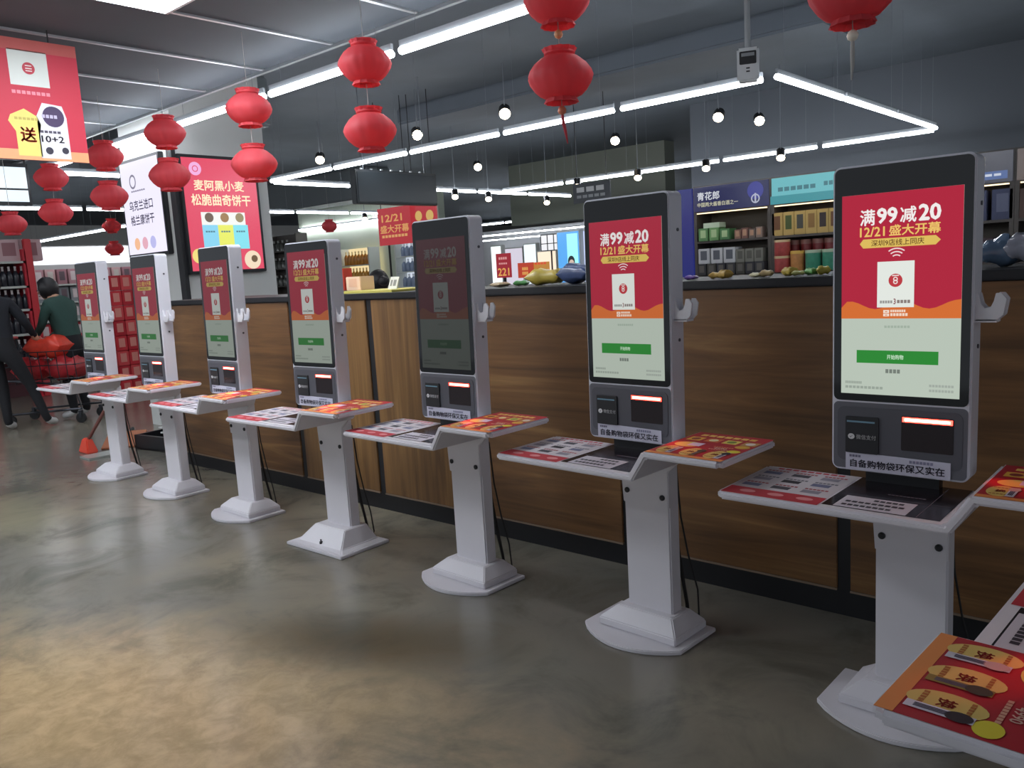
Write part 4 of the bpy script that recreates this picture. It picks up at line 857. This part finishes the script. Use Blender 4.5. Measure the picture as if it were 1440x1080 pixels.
# ------------------------------------------------------------------ people
def person(name, label, J, R_, regions, loc=(0, 0, 0)):
    names = list(J); idx = {n: i for i, n in enumerate(names)}
    E_ = [('pelvis', 'waist'), ('waist', 'chest'), ('chest', 'neck'), ('neck', 'jaw'), ('jaw', 'skull')]
    for s in 'LR':
        E_ += [('chest', 'sh' + s), ('sh' + s, 'el' + s), ('el' + s, 'wr' + s), ('wr' + s, 'hand' + s), ('pelvis', 'hip' + s), ('hip' + s, 'kn' + s), ('kn' + s, 'an' + s), ('an' + s, 'toe' + s)]
        for k in range(5): E_.append(('hand' + s if k else 'wr' + s, 'f%d%s' % (k, s)))
    me = bpy.data.meshes.new(name); me.from_pydata([tuple(J[n]) for n in names], [(idx[a], idx[b]) for a, b in E_], [])
    o = bpy.data.objects.new(name, me); COL.objects.link(o)
    o.modifiers.new('skin', 'SKIN'); sd = o.modifiers.new('sub', 'SUBSURF'); sd.levels = 1; sd.render_levels = 1
    for n, i in idx.items():
        v = me.skin_vertices[0].data[i]; rr = R_.get(n[:-1] if n[-1] in 'LR' and n[:-1] in R_ else n, .01); rr = rr if isinstance(rr, tuple) else (rr, rr)
        v.radius = rr; v.use_root = n == 'pelvis'
    m2 = bpy.data.meshes.new_from_object(o.evaluated_get(bpy.context.evaluated_depsgraph_get())); bpy.data.objects.remove(o)
    mats = []
    for rx in regions.values():
        if rx not in mats: mats.append(rx)
    for m in mats: m2.materials.append(m)
    segs = [(Vector(J[a]), Vector(J[b]), a, b) for a, b in E_]
    def reg(a, b):
        k = b.rstrip('LR') if b[-1] in 'LR' else b
        if k in ('jaw', 'skull'): return 'head'
        if k in ('hip', 'kn', 'an'): return 'legs'
        if k == 'toe': return 'shoes'
        if k == 'hand' or k[0] == 'f': return 'hands'
        return 'top'
    for p in m2.polygons:
        best = min(segs, key=lambda q: ((p.center - q[0]) - (q[1] - q[0]) * max(0, min(1, (p.center - q[0]).dot(q[1] - q[0]) / max(1e-6, (q[1] - q[0]).length_squared)))).length)
        p.material_index = mats.index(regions[reg(best[2], best[3])]); p.use_smooth = True
    ob = link(name, m2); tag(ob, label, 'person'); return ob
RAD = dict(pelvis=(.15, .12), waist=(.145, .11), chest=(.165, .12), neck=.055, jaw=.075, skull=(.088, .1), sh=.07, el=.05, wr=.034, hand=(.036, .02), hip=.1, kn=.062, an=.045, toe=.04, f0=.009, f1=.009, f2=.009, f3=.009, f4=.008)
def stand(base, face, hgt, lean=0.0, feet=None, hands=None, head=None):
    """joints of a standing figure: base point, facing direction, height; feet/hands override in (side, forward, up)"""
    f_ = Vector((face[0], face[1], 0)).normalized(); r_ = Vector((f_.y, -f_.x, 0)); s = hgt / 1.72
    W = lambda a, b, c: Vector(base) + r_ * (a * s) + f_ * (b * s) + Vector((0, 0, c * s))
    J = {'pelvis': W(0, 0, .93), 'waist': W(0, .03 + lean * .3, 1.1), 'chest': W(0, .02 + lean * .75, 1.32), 'neck': W(0, .02 + lean, 1.47)}
    hd = head or (0, .06 + lean * 1.15); J['jaw'] = W(hd[0], hd[1], 1.55); J['skull'] = W(hd[0], hd[1] + .01, 1.64)
    for n, sg in (('L', -1), ('R', 1)):
        ft = (feet or {}).get(n, (sg * .11, 0)); hn = (hands or {}).get(n, (sg * .26, .08 + lean * .6, .84))
        sh = (sg * .19, .02 + lean * .9, 1.4); J['sh' + n] = W(*sh)
        el = ((sh[0] + hn[0]) / 2 + sg * .05, (sh[1] + hn[1]) / 2 - .06, (sh[2] + hn[2]) / 2 - .03); J['el' + n] = W(*el); J['wr' + n] = W(*hn)
        dr = (Vector(hn) - Vector(el)).normalized(); J['hand' + n] = W(*(Vector(hn) + dr * .07))
        for k in range(5):
            sp = (k - 2) * .02
            J['f%d%s' % (k, n)] = W(*(Vector(hn) + dr * ((.15, .16, .155, .14)[k - 1] if k else .07) + Vector((sp if k else sg * -.05, .02, -.01))))
        J['hip' + n] = W(sg * .09, 0, .86); J['an' + n] = W(ft[0], ft[1], .075); J['toe' + n] = W(ft[0] + sg * .02, ft[1] + .17, .035)
        J['kn' + n] = W((sg * .09 + ft[0]) / 2, ft[1] / 2 + .05, .47)
    return J, W, f_, r_
M_skin = mat('skin', 'c89a80', .55); M_hair = mat('hair_black', '17161a', .5, noise=.4, nscale=60); M_navy = mat('black_cloth', '191c24', .85); M_trs = mat('black_trousers', '17181d', .85); M_green = mat('green_cloth', '2c4a44', .85, noise=.15, nscale=10); M_shoe = mat('white_shoe', 'cfcfd0', .5)
def hair(ob, c, fwd, s=1.0, bun=False):
    f_ = Vector((fwd[0], fwd[1], 0)).normalized(); mb = MB(); rings = []
    for k in range(9):
        ph = -1.0 + k * (math.pi / 2 + 1.0) / 8
        ring = []
        for i in range(18):
            th = 2 * math.pi * i / 18; dirv = Vector((math.cos(th) * math.cos(ph), math.sin(th) * math.cos(ph), math.sin(ph)))
            fr = max(0, dirv.dot(f_)); lowcut = 1 - .35 * fr * (1 if ph < .3 else 0)
            rr = .118 * s * lowcut * (1 + .04 * math.sin(7 * th + k)); ring.append(Vector(c) + Vector((dirv.x * rr, dirv.y * rr, dirv.z * rr * 1.08)) - f_ * .015)
        rings.append(ring)
    mb.loft(rings); h_ = mb.build('hair', M_hair, ob, smooth=True)
    if bun: MB().lathe([(.01, .05), (.045, .03), (.055, 0), (.045, -.03), (.01, -.05)], 12, tuple(Vector(c) - f_ * .15 + Vector((0, 0, .0)))).build('hair_bun', M_hair, ob, smooth=True)
def face_bits(ob, c, fwd, s=1.0):
    f_ = Vector((fwd[0], fwd[1], 0)).normalized(); r_ = Vector((f_.y, -f_.x, 0)); c = Vector(c)
    for sg in (-1, 1):
        MB().lathe([(.002, -.006), (.011, 0), (.002, .006)], 8, tuple(c + f_ * .088 + r_ * (sg * .034) - Vector((0, 0, .02)))).build('eye', mat('eye_dark', '1c1a1a', .3), ob)
        MB().lathe([(.006, -.03), (.016, 0), (.008, .03)], 8, tuple(c + r_ * (sg * .088) - Vector((0, 0, .03)))).build('ear', M_skin, ob, smooth=True)
    MB().loft([[c + f_ * .085 + r_ * a + Vector((0, 0, z)) for a, z in ((-.008, -.02), (.008, -.02), (.008, -.024), (-.008, -.024))], [c + f_ * .112 + r_ * a + Vector((0, 0, z)) for a, z in ((-.012, -.055), (.012, -.055), (.012, -.06), (-.012, -.06))]]).build('nose', M_skin, ob)
    MB().box(-.022, .022, -.006, .006, -.004, .004).build('mouth', mat('lip', '9a5a52', .5), ob).location = c + f_ * .088 - Vector((0, 0, .085))
BF = at(38, 604, Z=0); fc = (-.72, .66)
J, W, f_, r_ = stand((BF.x, BF.y, 0), fc, 1.66, .16, feet={'L': (-.17, -.02), 'R': (.2, .08)}, hands={'L': (-.22, .36, 1.02), 'R': (.24, .36, 1.02)})
ls = at(10, 500, X=BF.x - .05)
for n in J:      # body weight shifted over the leading leg
    k = max(0, min(1, (J[n].z - .1) / 1.3)); J[n] = J[n] - r_ * (.27 * k)
ob = person('person', 'person in black jacket and trousers, back turned, walking by the dark bottles', J, RAD, dict(top=M_navy, legs=M_trs, shoes=M_shoe, hands=M_skin, head=M_skin))
hair(ob, J['skull'], fc); face_bits(ob, J['skull'], fc)
bk = J['chest'] - f_ * .145 + Vector((0, 0, .02)); Face(bk - r_ * .14, r_, Vector((0, 0, 1)), ob).dashes('back_print', 0, .26, 0, .035, 7, ink('b4b6bc'), .012)
GF = at(116, 586, Z=0); fc2 = (-.86, -.5)
J, W, f2, r2 = stand((GF.x, GF.y, 0), fc2, 1.6, .12, hands={'L': (-.12, .42, 1.0), 'R': (.14, .42, .98)}, head=(0, .26))
J['jaw'] += Vector((0, 0, -.05)); J['skull'] += Vector((0, 0, -.04))
ob = person('person', 'person in dark green top looking down at a red bag in the trolley', J, RAD, dict(top=M_green, legs=M_trs, shoes=M_shoe, hands=M_skin, head=M_skin))
hair(ob, J['skull'], fc2); face_bits(ob, J['skull'], fc2)
CP = at(537, 398, Y=5.2); hz = at(537, 381, Y=5.2).z
J, W, f3, r3 = stand((CP.x, CP.y, 0), (-.8, .3), (hz) / 1.757 * 1.72, .05)
ob = person('person', 'person with dark hair in a bun working behind the counter', J, RAD, dict(top=mat('grey_shirt', '8a8a8c', .8), legs=M_trs, shoes=M_shoe, hands=M_skin, head=M_skin))
hair(ob, J['skull'], (-.8, .3), .88, True); face_bits(ob, J['skull'], (-.8, .3))
# trolley between the two people
TP = at(82, 592, Z=0)
t = thing('trolley', 'dark framed shopping trolley loaded with red goods', 'trolley', (TP.x, TP.y, 0), math.radians(38))
fr = mat('trolley_frame', '3a3c42', .35, metal=.6)
for y in (-.2, .2):
    MB().tube([(-.42, y, .12), (.42, y, .16), (.36, y, .42), (-.4, y, .5), (-.5, y, .95)], .013, 7).build('side_tube', fr, t, smooth=True)
    for x in (-.4, .4):
        w_ = MB().lathe([(.02, -.014), (.055, -.014), (.055, .014), (.02, .014)], 14).build('wheel', M_cable, t, smooth=True); w_.location = (x, y, .056); w_.rotation_euler.x = math.pi / 2
        MB().box(x - .015, x + .015, y - .022, y + .022, .06, .14).build('caster', fr, t)
MB().tube([(-.5, -.22, .95), (-.5, .22, .95)], .018, 8).build('handle', mat('handle_red', 'b83a3c', .5), t)
for k in range(9):
    x = -.4 + .1 * k; MB().tube([(x, -.2, .8), (x, -.18, .45), (x, .18, .45), (x, .2, .8)], .005, 5).build('basket_wire', fr, t)
for z in (.5, .65, .8): MB().tube([(-.42, -.2, z), (.42, -.2, z), (.42, .2, z), (-.42, .2, z), (-.42, -.2, z)], .006, 5).build('basket_rail', fr, t)
rz = Matrix.Rotation(math.radians(38), 3, 'Z')
for k, (x, y, z, sx, c, l) in enumerate(((-.2, 0, .46, .36, 'c02c34', 'plump red bag at the handle end of the trolley'), (.2, 0, .46, .36, 'a8262e', 'deep red bag at the front end of the trolley'), (0, .02, .7, .42, 'd8402e', 'bright red bag on top of the loaded trolley'))):
    v = rz @ Vector((x, y, 0)); bag('red_bag', l, 'bag', (TP.x + v.x, TP.y + v.y, z), (sx, .3, .27), c, math.radians(38), rough=.4)
